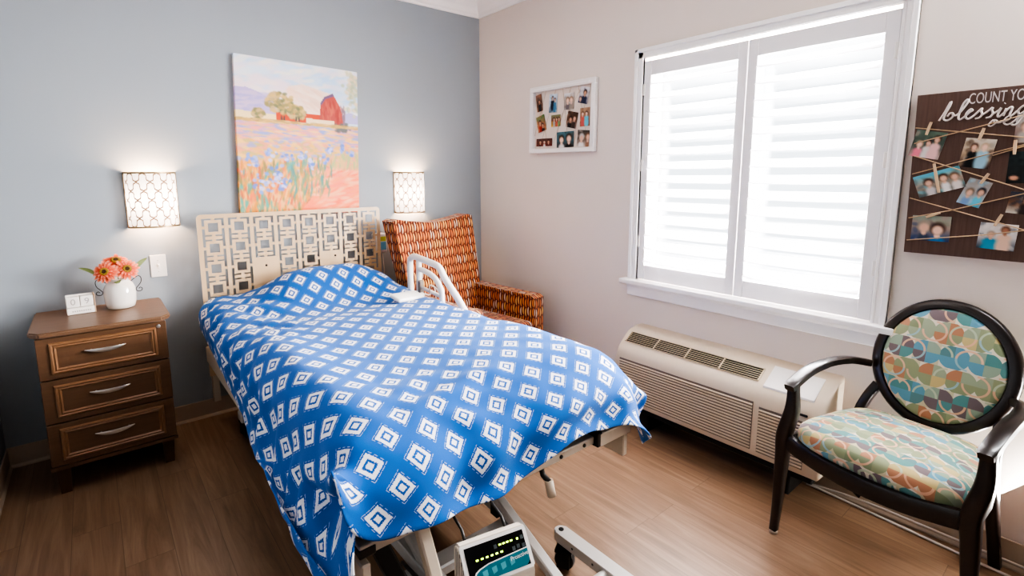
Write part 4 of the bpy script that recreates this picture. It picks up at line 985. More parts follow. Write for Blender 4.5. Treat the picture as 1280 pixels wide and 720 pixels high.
    [-2020, -1170, 427, -2013, -1170, 477, -2010, -1171, 527, -2007, -1172, 577, -2005, -1172, 627, -1992, -1173, 674, -1967, -1173, 716, -1918, -1176, 745, -1868, -1178, 741, -1818, -1181, 733, -1767, -1183, 724, -1717, -1185, 719, -1667, -1187, 717, -1617, -1189, 716, -1567, -1191, 716, -1517, -1194, 716, -1467, -1196, 716, -1417, -1198, 716, -1367, -1200, 716, -1316, -1202, 716, -1266, -1205, 716, -1216, -1207, 716, -1166, -1209, 716, -1116, -1211, 716, -1066, -1213, 716, -1015, -1215, 717, -967, -1217, 696, -933, -1220, 659, -940, -1222, 609, -931, -1224, 560, -933, -1227, 511, -943, -1229, 462, -939, -1232, 412, -933, -1233, 388],
    [-2026, -1219, 423, -2012, -1220, 470, -2012, -1220, 521, -2010, -1221, 571, -2005, -1222, 621, -1996, -1222, 669, -1971, -1223, 713, -1927, -1225, 748, -1875, -1227, 747, -1825, -1230, 738, -1775, -1232, 727, -1725, -1234, 720, -1675, -1236, 717, -1625, -1238, 716, -1575, -1241, 716, -1525, -1243, 716, -1475, -1245, 716, -1424, -1247, 716, -1374, -1249, 716, -1324, -1252, 716, -1274, -1254, 716, -1224, -1256, 716, -1174, -1258, 716, -1124, -1260, 716, -1074, -1262, 716, -1023, -1265, 720, -974, -1266, 700, -937, -1269, 667, -944, -1271, 617, -934, -1273, 568, -933, -1276, 519, -943, -1278, 470, -939, -1281, 420, -932, -1282, 396],
    [-2035, -1268, 419, -2015, -1269, 465, -2010, -1270, 515, -2011, -1270, 565, -2009, -1271, 615, -1999, -1271, 664, -1976, -1272, 708, -1935, -1274, 747, -1883, -1277, 750, -1833, -1279, 741, -1783, -1281, 729, -1733, -1283, 721, -1683, -1285, 717, -1633, -1288, 716, -1583, -1290, 716, -1532, -1292, 716, -1482, -1294, 716, -1432, -1296, 716, -1382, -1299, 716, -1332, -1301, 716, -1282, -1303, 716, -1232, -1305, 716, -1182, -1307, 716, -1132, -1309, 716, -1082, -1312, 716, -1032, -1314, 722, -982, -1315, 699, -942, -1318, 674, -947, -1320, 625, -935, -1322, 576, -934, -1325, 527, -942, -1328, 478, -939, -1330, 428, -932, -1331, 404],
    [-2047, -1316, 418, -2020, -1319, 460, -2009, -1319, 508, -2008, -1320, 559, -2008, -1320, 609, -2001, -1321, 658, -1980, -1322, 703, -1943, -1323, 742, -1891, -1326, 751, -1841, -1328, 743, -1791, -1330, 731, -1741, -1332, 722, -1691, -1335, 718, -1640, -1337, 716, -1590, -1339, 716, -1540, -1341, 716, -1490, -1343, 716, -1440, -1345, 716, -1390, -1348, 716, -1340, -1350, 717, -1290, -1352, 717, -1240, -1354, 717, -1190, -1356, 717, -1139, -1359, 717, -1089, -1361, 717, -1040, -1363, 724, -990, -1365, 700, -947, -1367, 682, -949, -1369, 633, -936, -1372, 585, -935, -1374, 535, -943, -1377, 486, -939, -1379, 436, -931, -1380, 412],
    [-2064, -1363, 422, -2028, -1368, 455, -2013, -1369, 503, -2009, -1369, 553, -2006, -1369, 602, -2006, -1370, 652, -1984, -1371, 698, -1951, -1373, 736, -1899, -1375, 751, -1849, -1377, 745, -1799, -1379, 733, -1748, -1382, 723, -1698, -1384, 718, -1648, -1386, 716, -1598, -1388, 716, -1548, -1390, 716, -1498, -1392, 717, -1448, -1395, 717, -1398, -1397, 717, -1348, -1399, 718, -1298, -1401, 718, -1247, -1403, 719, -1197, -1406, 719, -1147, -1408, 720, -1097, -1410, 720, -1047, -1412, 724, -997, -1414, 706, -952, -1416, 690, -951, -1418, 641, -937, -1421, 593, -936, -1423, 544, -943, -1426, 494, -938, -1428, 445, -930, -1429, 421],
    [-2081, -1409, 428, -2038, -1416, 452, -2019, -1418, 498, -2009, -1418, 547, -2011, -1418, 596, -2009, -1418, 646, -1987, -1420, 692, -1958, -1422, 729, -1906, -1424, 754, -1856, -1426, 747, -1806, -1429, 735, -1756, -1431, 724, -1706, -1433, 719, -1656, -1435, 717, -1606, -1437, 716, -1556, -1439, 717, -1506, -1442, 717, -1456, -1444, 718, -1406, -1446, 719, -1355, -1448, 720, -1305, -1450, 721, -1255, -1453, 722, -1205, -1455, 722, -1155, -1457, 723, -1105, -1459, 723, -1055, -1461, 723, -1004, -1463, 717, -958, -1465, 698, -952, -1467, 650, -938, -1470, 602, -937, -1473, 552, -944, -1475, 502, -937, -1478, 453, -929, -1479, 429],
    [-2097, -1456, 436, -2051, -1464, 451, -2040, -1462, 497, -2027, -1464, 545, -2009, -1467, 590, -2011, -1468, 640, -1991, -1469, 685, -1965, -1471, 727, -1914, -1473, 755, -1864, -1475, 748, -1814, -1478, 737, -1764, -1480, 726, -1714, -1482, 719, -1664, -1484, 717, -1614, -1486, 717, -1564, -1489, 717, -1514, -1491, 718, -1463, -1493, 719, -1413, -1495, 721, -1363, -1497, 722, -1313, -1500, 723, -1263, -1502, 725, -1213, -1504, 726, -1163, -1506, 727, -1113, -1508, 727, -1063, -1510, 727, -1012, -1511, 729, -964, -1514, 706, -952, -1516, 659, -940, -1519, 610, -939, -1522, 560, -945, -1524, 510, -936, -1527, 461, -928, -1528, 438],
    [-2110, -1502, 448, -2070, -1509, 456, -2031, -1508, 487, -2018, -1511, 535, -2008, -1514, 583, -2005, -1516, 632, -1994, -1518, 679, -1970, -1520, 722, -1923, -1522, 754, -1872, -1525, 749, -1822, -1527, 739, -1772, -1529, 727, -1722, -1531, 720, -1672, -1533, 717, -1622, -1536, 717, -1571, -1538, 718, -1521, -1540, 719, -1471, -1542, 721, -1421, -1544, 722, -1371, -1547, 724, -1321, -1549, 726, -1271, -1551, 728, -1221, -1553, 730, -1171, -1555, 731, -1120, -1557, 732, -1070, -1560, 732, -1020, -1561, 736, -971, -1563, 713, -954, -1565, 667, -942, -1568, 619, -940, -1571, 569, -945, -1574, 519, -934, -1576, 470, -927, -1577, 446],
    [-2121, -1548, 464, -2072, -1555, 456, -2030, -1557, 478, -2016, -1560, 525, -2010, -1563, 575, -2010, -1565, 625, -2001, -1567, 674, -1978, -1569, 718, -1932, -1572, 753, -1880, -1574, 750, -1830, -1576, 741, -1780, -1578, 729, -1730, -1580, 721, -1679, -1583, 717, -1629, -1585, 717, -1579, -1587, 718, -1529, -1589, 720, -1479, -1591, 722, -1429, -1593, 724, -1379, -1596, 727, -1329, -1598, 729, -1279, -1600, 731, -1228, -1602, 733, -1178, -1604, 735, -1128, -1607, 736, -1078, -1609, 736, -1028, -1610, 741, -978, -1612, 720, -955, -1615, 676, -945, -1617, 627, -944, -1620, 577, -945, -1623, 527, -933, -1625, 479, -925, -1626, 455],
    [-2131, -1596, 474, -2081, -1601, 470, -2032, -1606, 469, -2021, -1608, 518, -2017, -1611, 568, -2007, -1614, 616, -1999, -1616, 665, -1981, -1618, 711, -1940, -1621, 748, -1888, -1623, 751, -1838, -1625, 743, -1787, -1627, 731, -1737, -1630, 722, -1687, -1632, 718, -1637, -1634, 717, -1587, -1636, 718, -1537, -1638, 720, -1487, -1640, 723, -1437, -1643, 725, -1387, -1645, 728, -1336, -1647, 731, -1286, -1649, 734, -1236, -1651, 737, -1186, -1654, 738, -1136, -1656, 740, -1086, -1658, 740, -1036, -1660, 746, -985, -1661, 726, -958, -1664, 684, -944, -1667, 636, -945, -1669, 586, -944, -1672, 536, -930, -1674, 487, -922, -1675, 464],
    [-2141, -1644, 477, -2092, -1649, 469, -2043, -1654, 464, -2028, -1657, 511, -2013, -1659, 559, -2009, -1662, 608, -2004, -1665, 658, -1981, -1667, 702, -1947, -1670, 741, -1895, -1672, 751, -1845, -1674, 744, -1795, -1676, 732, -1745, -1679, 723, -1695, -1681, 718, -1645, -1683, 717, -1595, -1685, 718, -1545, -1687, 720, -1495, -1690, 723, -1444, -1692, 726, -1394, -1694, 730, -1344, -1696, 733, -1294, -1698, 736, -1244, -1701, 739, -1194, -1703, 741, -1144, -1705, 743, -1094, -1707, 743, -1044, -1709, 748, -990, -1710, 732, -961, -1713, 692, -945, -1716, 644, -945, -1718, 594, -942, -1721, 544, -926, -1723, 497, -920, -1724, 472],
    [-2150, -1693, 476, -2104, -1696, 461, -2054, -1702, 459, -2030, -1706, 503, -2017, -1709, 551, -2008, -1711, 600, -2006, -1713, 650, -1988, -1716, 697, -1954, -1719, 732, -1903, -1721, 751, -1853, -1723, 746, -1803, -1726, 734, -1753, -1728, 724, -1703, -1730, 718, -1653, -1732, 717, -1603, -1734, 718, -1552, -1737, 720, -1502, -1739, 723, -1452, -1741, 727, -1402, -1743, 730, -1352, -1745, 734, -1302, -1748, 737, -1252, -1750, 740, -1202, -1752, 743, -1152, -1754, 745, -1101, -1756, 745, -1051, -1758, 745, -1000, -1760, 735, -965, -1762, 699, -946, -1765, 653, -945, -1768, 603, -939, -1770, 553, -921, -1772, 506, -919, -1773, 481],
    [-2157, -1743, 476, -2115, -1744, 451, -2066, -1750, 455, -2039, -1754, 497, -2021, -1758, 544, -2012, -1760, 593, -2009, -1762, 643, -1992, -1765, 690, -1963, -1768, 731, -1911, -1770, 755, -1861, -1773, 747, -1811, -1775, 736, -1761, -1777, 725, -1711, -1779, 719, -1660, -1781, 717, -1610, -1784, 718, -1560, -1786, 720, -1510, -1788, 723, -1460, -1790, 727, -1410, -1792, 730, -1360, -1794, 734, -1310, -1797, 738, -1260, -1799, 741, -1210, -1801, 747, -1160, -1802, 752, -1110, -1804, 753, -1059, -1807, 752, -1009, -1809, 739, -969, -1811, 706, -947, -1814, 661, -943, -1816, 611, -934, -1819, 563, -919, -1821, 516, -919, -1822, 490],
    [-2162, -1792, 477, -2127, -1792, 444, -2078, -1798, 452, -2048, -1803, 491, -2032, -1806, 538, -2015, -1807, 585, -2005, -1810, 634, -1997, -1813, 684, -1965, -1816, 722, -1918, -1819, 753, -1868, -1821, 753, -1818, -1824, 743, -1768, -1826, 731, -1718, -1828, 725, -1668, -1828, 730, -1618, -1829, 727, -1568, -1831, 727, -1518, -1833, 730, -1468, -1836, 735, -1418, -1838, 736, -1368, -1840, 741, -1318, -1843, 747, -1268, -1846, 746, -1218, -1848, 747, -1168, -1851, 749, -1118, -1853, 750, -1068, -1856, 751, -1017, -1858, 743, -974, -1860, 712, -949, -1862, 670, -944, -1865, 620, -924, -1866, 574, -920, -1869, 525, -920, -1871, 500],
    [-2164, -1842, 478, -2138, -1840, 438, -2090, -1847, 449, -2059, -1851, 487, -2044, -1853, 534, -2037, -1852, 584, -2014, -1858, 628, -1995, -1861, 674, -1971, -1865, 715, -1927, -1868, 750, -1876, -1870, 753, -1826, -1873, 744, -1776, -1875, 732, -1725, -1876, 734, -1676, -1877, 726, -1626, -1878, 721, -1576, -1880, 722, -1526, -1882, 725, -1476, -1884, 729, -1426, -1887, 733, -1376, -1889, 737, -1326, -1892, 740, -1276, -1895, 746, -1226, -1897, 748, -1176, -1900, 749, -1126, -1902, 750, -1076, -1905, 750, -1025, -1907, 747, -978, -1909, 720, -950, -1911, 678, -935, -1912, 632, -924, -1915, 584, -920, -1918, 534, -921, -1920, 509],
    [-2164, -1892, 479, -2150, -1888, 433, -2107, -1892, 454, -2077, -1898, 486, -2068, -1896, 535, -2038, -1895, 574, -2015, -1898, 618, -1999, -1906, 665, -1976, -1912, 705, -1936, -1918, 744, -1884, -1920, 749, -1834, -1922, 740, -1783, -1924, 736, -1733, -1924, 724, -1684, -1926, 717, -1633, -1928, 718, -1585, -1928, 729, -1535, -1929, 737, -1485, -1932, 742, -1435, -1935, 743, -1385, -1938, 739, -1335, -1941, 740, -1284, -1944, 742, -1234, -1946, 744, -1184, -1949, 747, -1134, -1951, 749, -1084, -1954, 750, -1033, -1956, 747, -985, -1958, 723, -951, -1959, 687, -945, -1957, 640, -942, -1961, 591, -928, -1967, 543, -916, -1968, 520],
    [-2163, -1942, 480, -2159, -1937, 430, -2110, -1938, 436, -2075, -1934, 472, -2045, -1934, 511, -2027, -1940, 558, -2020, -1944, 607, -2000, -1951, 649, -1988, -1959, 697, -1944, -1965, 727, -1892, -1969, 740, -1842, -1970, 735, -1792, -1971, 723, -1742, -1971, 726, -1692, -1972, 730, -1642, -1975, 730, -1592, -1977, 727, -1542, -1974, 720, -1492, -1973, 715, -1442, -1976, 718, -1392, -1980, 722, -1342, -1984, 727, -1292, -1988, 731, -1242, -1992, 736, -1192, -1996, 739, -1142, -2000, 742, -1092, -2003, 743, -1042, -2005, 742, -987, -2007, 732, -964, -2007, 690, -938, -2005, 647, -932, -2007, 605, -906, -2006, 562, -892, -2005, 541],
    [-2165, -1992, 480, -2164, -1987, 431, -2121, -1984, 445, -2085, -1979, 472, -2061, -1979, 505, -2044, -1985, 552, -2023, -1990, 597, -2011, -1998, 639, -1993, -2005, 684, -1957, -2012, 719, -1900, -2016, 726, -1849, -2018, 726, -1799, -2014, 716, -1748, -2017, 716, -1699, -2014, 705, -1650, -2014, 702, -1600, -2014, 696, -1550, -2016, 696, -1500, -2020, 701, -1450, -2023, 703, -1400, -2027, 711, -1351, -2031, 715, -1300, -2035, 718, -1250, -2038, 720, -1200, -2043, 724, -1150, -2046, 726, -1100, -2049, 728, -1050, -2052, 728, -995, -2054, 722, -949, -2050, 702, -940, -2044, 654, -908, -2039, 617, -872, -2029, 590, -858, -2027, 570],
    [-2170, -2041, 481, -2168, -2037, 431, -2132, -2030, 455, -2084, -2020, 462, -2040, -2016, 486, -2029, -2024, 534, -2011, -2031, 578, -2018, -2034, 626, -1987, -2046, 660, -1966, -2059, 704, -1907, -2061, 707, -1857, -2062, 704, -1807, -2058, 693, -1756, -2057, 689, -1707, -2055, 684, -1657, -2060, 687, -1607, -2063, 687, -1557, -2062, 678, -1507, -2064, 679, -1458, -2069, 688, -1408, -2071, 688, -1358, -2076, 694, -1308, -2078, 695, -1258, -2083, 700, -1208, -2087, 702, -1158, -2090, 704, -1108, -2093, 706, -1058, -2096, 705, -1008, -2094, 695, -960, -2086, 677, -925, -2091, 656, -888, -2079, 636, -859, -2075, 601, -844, -2073, 581],
    [-2148, -2085, 472, -2171, -2086, 434, -2128, -2079, 458, -2083, -2069, 455, -2037, -2065, 475, -2026, -2071, 517, -2036, -2069, 566, -2035, -2079, 614, -2006, -2091, 650, -1971, -2096, 672, -1915, -2104, 681, -1864, -2105, 681, -1813, -2104, 676, -1762, -2101, 669, -1714, -2098, 660, -1664, -2096, 654, -1614, -2101, 657, -1564, -2102, 655, -1515, -2109, 661, -1465, -2110, 660, -1416, -2114, 665, -1366, -2116, 666, -1316, -2119, 668, -1266, -2123, 672, -1216, -2127, 674, -1166, -2130, 676, -1116, -2135, 680, -1066, -2137, 679, -1016, -2139, 676, -970, -2127, 652, -951, -2105, 616, -907, -2097, 594, -864, -2120, 590, -840, -2121, 584],
    [-2133, -2131, 467, -2166, -2136, 437, -2118, -2125, 443, -2081, -2119, 452, -2049, -2113, 478, -2060, -2104, 515, -2061, -2109, 556, -2054, -2120, 601, -2027, -2131, 637, -1977, -2132, 639, -1922, -2142, 650, -1871, -2144, 651, -1821, -2140, 643, -1770, -2139, 638, -1720, -2138, 633, -1671, -2139, 630, -1622, -2140, 628, -1573, -2144, 630, -1522, -2147, 631, -1473, -2149, 632, -1423, -2148, 630, -1373, -2152, 632, -1323, -2155, 635, -1272, -2159, 637, -1222, -2162, 640, -1172, -2166, 642, -1122, -2166, 641, -1073, -2169, 645, -1026, -2180, 649, -983, -2163, 621, -948, -2144, 591, -926, -2118, 556, -880, -2120, 543, -856, -2127, 538],
    [-2128, -2178, 479, -2145, -2174, 450, -2121, -2174, 443, -2080, -2165, 466, -2069, -2157, 476, -2087, -2143, 505, -2079, -2152, 552, -2081, -2159, 594, -2033, -2166, 602, -1984, -2168, 605, -1930, -2181, 619, -1878, -2182, 619, -1828, -2179, 613, -1778, -2172, 602, -1728, -2171, 597, -1678, -2173, 595, -1629, -2175, 593, -1579, -2174, 591, -1529, -2175, 591, -1480, -2177, 591, -1429, -2182, 594, -1379, -2182, 595, -1329, -2185, 596, -1279, -2188, 598, -1228, -2191, 599, -1178, -2193, 601, -1128, -2193, 601, -1079, -2199, 606, -1037, -2219, 621, -997, -2200, 590, -961, -2181, 561, -931, -2157, 529, -896, -2136, 500, -872, -2134, 492],
    [-2127, -2227, 484, -2144, -2219, 449, -2109, -2214, 445, -2065, -2202, 448, -2048, -2195, 481, -2058, -2165, 512, -2090, -2173, 524, -2087, -2197, 563, -2041, -2204, 573, -1991, -2208, 578, -1939, -2215, 584, -1885, -2221, 588, -1835, -2219, 584, -1785, -2212, 573, -1735, -2206, 562, -1686, -2201, 554, -1636, -2199, 551, -1586, -2200, 550, -1536, -2203, 550, -1486, -2207, 552, -1435, -2205, 551, -1385, -2207, 552, -1335, -2208, 552, -1284, -2209, 553, -1234, -2211, 554, -1184, -2213, 555, -1134, -2216, 558, -1089, -2232, 570, -1049, -2255, 589, -1008, -2238, 561, -973, -2218, 531, -936, -2199, 503, -901, -2178, 474, -889, -2164, 457],
    [-2130, -2276, 491, -2114, -2258, 458, -2097, -2222, 489, -2051, -2231, 473, -2032, -2206, 483, -2062, -2196, 491, -2061, -2180, 533, -2070, -2191, 558, -2044, -2223, 532, -1996, -2234, 536, -1946, -2245, 545, -1893, -2252, 551, -1844, -2245, 545, -1792, -2249, 542, -1742, -2246, 534, -1693, -2241, 526, -1643, -2239, 521, -1593, -2239, 520, -1542, -2240, 519, -1492, -2240, 519, -1442, -2241, 519, -1391, -2242, 519, -1341, -2243, 519, -1290, -2243, 518, -1240, -2244, 518, -1190, -2244, 518, -1139, -2246, 518, -1093, -2259, 529, -1054, -2285, 549, -1007, -2283, 540, -972, -2263, 511, -942, -2240, 478, -919, -2212, 443, -909, -2198, 426],]

# ================================================================== BED
BX0, BX1 = -1.975, -0.985
t = thing('hospital_bed', 'hospital bed frame with champagne fretwork headboard', 'bed', (-1.48, -1.2, 0))
# fretwork headboard --------------------------------------------------
HX0, HX1, HZ0, HZ1 = -1.978, -0.928, 0.28, 1.172
strip, slot, ring_, hole = 54., 38., 44., 135.
pitch = strip+2*slot+2*ring_+hole            # 365
k = (HX1-HX0)/(8*pitch+strip+16)
xs = [0.0]; kinds = ['m']
# column bands: m margin/strip, s slot, r ring, a/b/c hole thirds (b is the stub column)
seq = []
seq.append(('m', 8+strip))
for c in range(8):
    seq += [('s', slot), ('r', ring_), ('h', 45.), ('b', 45.), ('h', 45.), ('r', ring_), ('s', slot), ('m', strip if c < 7 else strip+8)]
xx = [HX0]; ck = []; ci = []
c = -1
for q, w in seq:
    if q == 's' and (not ck or ck[-1] == 'm'): c += 1
    ck.append(q); ci.append(c); xx.append(xx[-1]+w*k)
sc_ = (HX1-HX0)/(xx[-1]-HX0); xx = [HX0+(v-HX0)*sc_ for v in xx]
zz = [HZ1]; rk = []; ri = []
def addrow(q, w, r): rk.append(q); ri.append(r); zz.append(zz[-1]-w*k)
addrow('top', 62, -1); addrow('bar0', 25, 0)
for r in range(6):
    addrow('ring', 40, r); addrow('hA', 47, r); addrow('hM', 40, r); addrow('hB', 47, r); addrow('ring', 40, r)
    addrow('bar', 25, r); addrow('gap', 46, r); addrow('bar', 25, r)
rk.append('bot'); ri.append(9); zz.append(HZ0)
def solid(q, r, c, rr_):
    if q == 'm' or r in ('top', 'bot'): return True
    if c in (2, 5) and (rr_ >= 2 + (0)) : return True
    if q == 's': return r == 'hM'
    if r == 'bar0': return q == 'b'
    if r in ('bar',): return q == 'b'
    if r in ('gap', 'ring'): return True
    if q == 'r': return True
    return False           # hole
bm = bmesh.new(); cache = {}
def V(i, j):
    if (i, j) not in cache: cache[(i, j)] = bm.verts.new((xx[i], -.129, zz[j]))
    return cache[(i, j)]
nr = len(rk)
for j in range(nr):
    if zz[j+1] < HZ0-1e-6 and rk[j] != 'bot': zz[j+1] = max(zz[j+1], HZ0+.02)
for j in range(nr):
    if abs(zz[j]-zz[j+1]) < 1e-5: continue
    for i in range(len(ck)):
        if solid(ck[i], rk[j], ci[i], ri[j]): bm.faces.new((V(i, j), V(i, j+1), V(i+1, j+1), V(i+1, j)))
# rounded outer corners: pull the corner vertex in via bevel
cv = [cache[(0, 0)], cache[(len(ck), 0)]]
bmesh.ops.bevel(bm, geom=cv, offset=.026, segments=5, profile=.5, affect='VERTICES')
r = bmesh.ops.extrude_face_region(bm, geom=list(bm.faces))
bmesh.ops.translate(bm, vec=(0, .004, 0), verts=[v for v in r['geom'] if isinstance(v, bmesh.types.BMVert)])
hbo = obj('headboard', bm, m_hb, t, world=True)
for cx_, cz_ in ((xx[1]+(xx[9]-xx[1])*2.42, .866), (xx[1]+(xx[9]-xx[1])*5.6, .882)):
    bm = bmesh.new(); lathe(bm, [(0, 0), (.006, 0), (.006, .002), (0, .002)], 14); bmesh.ops.transform(bm, matrix=Matrix.Translation((cx_, -.129, cz_)) @ Matrix.Rotation(R(90), 4, 'X'), verts=bm.verts); obj('bolt', bm, m_black, hbo, world=True)
for s in (HX0+.03, HX1-.03):
    bm = bmesh.new(); box(bm, s-.018, s+.018, -.108, -.08, .12, .60, .003, 1); obj('headboard_post', bm, m_steel, t, world=True)
for x0 in (BX0, BX1):
    bm = bmesh.new(); box(bm, x0-.012, x0+.012, -2.15, -.13, .37, .455, .004, 1); obj('side_rail', bm, m_steel, t, world=True)
# foot crossbar in two box sections with black caps and a strap
bm = bmesh.new(); box(bm, BX0-.012, -1.79, -2.142, -2.06, .472, .502, .004, 2); obj('foot_rail', bm, m_steel, t, world=True)
bm = bmesh.new(); box(bm, -1.79, BX1-.11, -2.135, -2.09, .462, .490, .003, 1); obj('foot_rail', bm, m_steel, t, world=True)
bm = bmesh.new(); box(bm, -1.13, BX1+.02, -2.155, -2.07, .456, .503, .004, 2); obj('foot_rail', bm, m_steel, t, world=True)
bm = bmesh.new(); box(bm, BX0-.0135, BX0+.030, -2.1445, -2.11, .469, .494, .004, 2); obj('end_cap', bm, m_black, t, world=True)
bm = bmesh.new(); box(bm, -1.142, -1.118, -2.154, -2.07, .456, .508, .003, 1); obj('strap', bm, m_black, t, world=True)
for sx in (-1.19, -1.30):
    bm = bmesh.new(); lathe(bm, [(0, 0), (.007, 0), (.006, .004), (0, .004)], 12); bmesh.ops.transform(bm, matrix=Matrix.Translation((sx, -2.135, .476)) @ Matrix.Rotation(R(90), 4, 'X'), verts=bm.verts); obj('bolt', bm, m_dsteel, t, world=True)
# crank peg under the rail
bm = bmesh.new(); tube(bm, [(-1.375, -2.12, .462), (-1.375, -2.13, .44), (-1.375, -2.16, .43)], .009, 10); pk = obj('crank', bm, m_dsteel, t, world=True)
bm = bmesh.new(); tube(bm, [(-1.375, -2.155, .435), (-1.37, -2.165, .385)], .014, 14); obj('crank_grip', bm, m_steel, pk, world=True)
# mattress deck
bm = bmesh.new(); box(bm, BX0+.02, BX1-.02, -2.07, -.14, .455, .49, .004, 1); obj('deck', bm, m_dsteel, t, world=True)
# base chassis
for xx_ in (-1.68,):
    bm = bmesh.new(); box(bm, xx_-.025, xx_+.025, -2.33, -.36, .11, .155, .004, 1); obj('base_rail', bm, m_gsteel, t, world=True)
for yy_ in (-.40,):
    bm = bmesh.new(); box(bm, -1.90, -1.06, yy_-.04, yy_+.04, .10, .15, .006, 1); obj('base_crossbar', bm, m_gsteel, t, world=True)
bm = bmesh.new(); box(bm, -1.90, -1.30, -1.92, -1.85, .07, .11, .006, 1); obj('base_crossbar', bm, m_gsteel, t, world=True)
for xx_ in (-1.68,):
    bm = bmesh.new(); bar(bm, [(xx_, -1.95, .15), (xx_, -1.15, .45)], .04, .035, side=(1, 0, 0)); obj('lift_arm', bm, m_gsteel, t, world=True)
    bm = bmesh.new(); bar(bm, [(xx_+.045, -.7, .15), (xx_+.045, -1.6, .45)], .03, .03, side=(1, 0, 0)); obj('lift_arm', bm, m_dsteel, t, world=True)
bm = bmesh.new(); bar(bm, [(-1.37, -1.40, .44), (-1.405, -2.34, .11)], .035, .03, side=(1, 0, 0)); obj('lift_arm', bm, m_gsteel, t, world=True)
bm = bmesh.new(); box(bm, -1.32, -1.30, -.36, -1.90, .11, .15, .003, 1); obj('base_rail', bm, m_gsteel, t, world=True)
bm = bmesh.new(); box(bm, -1.345, -1.315, -1.86, -1.82, .12, .46, .003, 1); obj('lift_arm', bm, m_dsteel, t, world=True)
bm = bmesh.new(); bar(bm, [(-1.80, -2.10, .46), (-1.80, -2.36, .02)], .035, .03, side=(1, 0, 0)); obj('leg', bm, m_steel, t, world=True)
bm = bmesh.new(); bar(bm, [(-1.90, -1.90, .46), (-1.74, -2.02, .02)], .05, .04, side=(1, 0, 0)); obj('leg', bm, m_dsteel, t, world=True)
def caster(parent, x, y, r=.05, top=.1, ang=0.0, body=None):
    bm = bmesh.new(); prof = [(0, -.014), (r*.55, -.016), (r*.92, -.014), (r, -.006), (r, .006), (r*.92, .014), (r*.55, .016), (0, .014)]
    lathe(bm, prof, 28); bmesh.ops.transform(bm, matrix=Matrix.Translation((x, y, r)) @ Matrix.Rotation(ang, 4, 'Z') @ Matrix.Rotation(R(90), 4, 'Y'), verts=bm.verts)
    w = obj('caster', bm, m_black, parent, world=True, smooth=True, angle=40)
    bm = bmesh.new(); box(bm, -.028, -.02, -.022, .022, r-.02, top); box(bm, .02, .028, -.022, .022, r-.02, top); box(bm, -.028, .028, -.03, .03, top-.012, top)
    tube(bm, [(-.03, 0, r), (.03, 0, r)], .006, 8)
    bmesh.ops.transform(bm, matrix=Matrix.Translation((x, y, 0)) @ Matrix.Rotation(ang, 4, 'Z'), verts=bm.verts); obj('caster_fork', bm, body or m_dsteel, w, world=True)
for (x_, y_) in ((-1.865, -.40), (-1.09, -.40), (-1.86, -1.885), (-1.68, -2.28), (-1.405, -2.36)):
    caster(t, x_, y_, .048, .10, .3)
# half-length assist rail on the window side
bm = bmesh.new()
XR = -.918
tube(bm, catmull([(XR, -.50, .42), (XR, -.50, .60), (XR, -.498, .84), (XR, -.515, .878), (XR, -.55, .893), (XR, -.62, .889), (XR, -.79, .874), (XR, -.84, .855), (XR, -.89, .805), (XR, -1.03, .70), (XR, -1.09, .62), (XR, -1.10, .42)], 4), .0185, 12)
ar = obj('assist_rail', bm, m_wplast, t, world=True, smooth=True)
bm = bmesh.new(); tube(bm, catmull([(XR, -.605, .885), (XR, -.605, .82), (XR, -.60, .60), (XR, -.60, .45)], 4), .016, 12); obj('rail_bar', bm, m_wplast, ar, world=True, smooth=True)
bm = bmesh.new(); tube(bm, catmull([(XR, -.61, .825), (XR, -.66, .822), (XR, -.73, .812), (XR, -.79, .79), (XR, -.835, .75), (XR, -.85, .70), (XR, -.85, .45)], 4), .0155, 12); obj('rail_bar', bm, m_wplast, ar, world=True, smooth=True)
bm = bmesh.new(); tube(bm, [(XR, -.61, .72), (XR, -.85, .70)], .010, 12); obj('rail_bar', bm, m_wplast, ar, world=True, smooth=True)
bm = bmesh.new(); box(bm, XR-.014, XR+.014, -.635, -.585, .68, .76, .006, 2); obj('latch', bm, m_grey, ar, world=True)
bm = bmesh.new(); box(bm, BX1+.005, XR+.02, -1.15, -.48, .40, .435, .004, 1); obj('rail_mount', bm, m_gsteel, t, world=True)

# ---- shared mattress shape (also what the blanket lies on)
def sm(a, b, x):
    q = min(1, max(0, (x-a)/(b-a))); return q*q*(3-2*q)
MX0, MX1, MYH, MYF = -1.955, -1.01, -.135, -2.03
bm = bmesh.new()
def mtop(x, y):
    z = .655; a = .30-.06*sm(-1.6, -1.0, x); yb = MYF+a
    if y < yb:
        q = min(1, (yb-y)/a); z -= .155*(1-math.sqrt(max(0, 1-q*q)))
    for d in (x-MX0, MX1-x):
        if d < .09:
            q = min(1, (.09-d)/.09); z -= .08*(1-math.sqrt(max(0, 1-q*q)))
    return z
nx, ny = 30, 50; g = []
for j in range(ny+1):
    for i in range(nx+1):
        u_ = .5-.5*math.cos(PI*i/nx); v_ = 1-(1-j/ny)**1.6
        g.append(bm.verts.new((MX0+(MX1-MX0)*u_, MYH+(MYF-MYH)*v_, mtop(MX0+(MX1-MX0)*u_, MYH+(MYF-MYH)*v_))))
for j in range(ny):
    for i in range(nx):
        a = j*(nx+1)+i; bm.faces.new((g[a], g[a+nx+1], g[a+nx+2], g[a+1]))
rg = [i for i in range(nx+1)]+[j*(nx+1)+nx for j in range(1, ny+1)]+[ny*(nx+1)+i for i in range(nx-1, -1, -1)]+[j*(nx+1) for j in range(ny-1, 0, -1)]
bt = [bm.verts.new((g[q].co.x, g[q].co.y, .493)) for q in rg]
for q in range(len(rg)): bm.faces.new((g[rg[q]], g[rg[(q+1) % len(rg)]], bt[(q+1) % len(rg)], bt[q]))
bm.faces.new(bt)
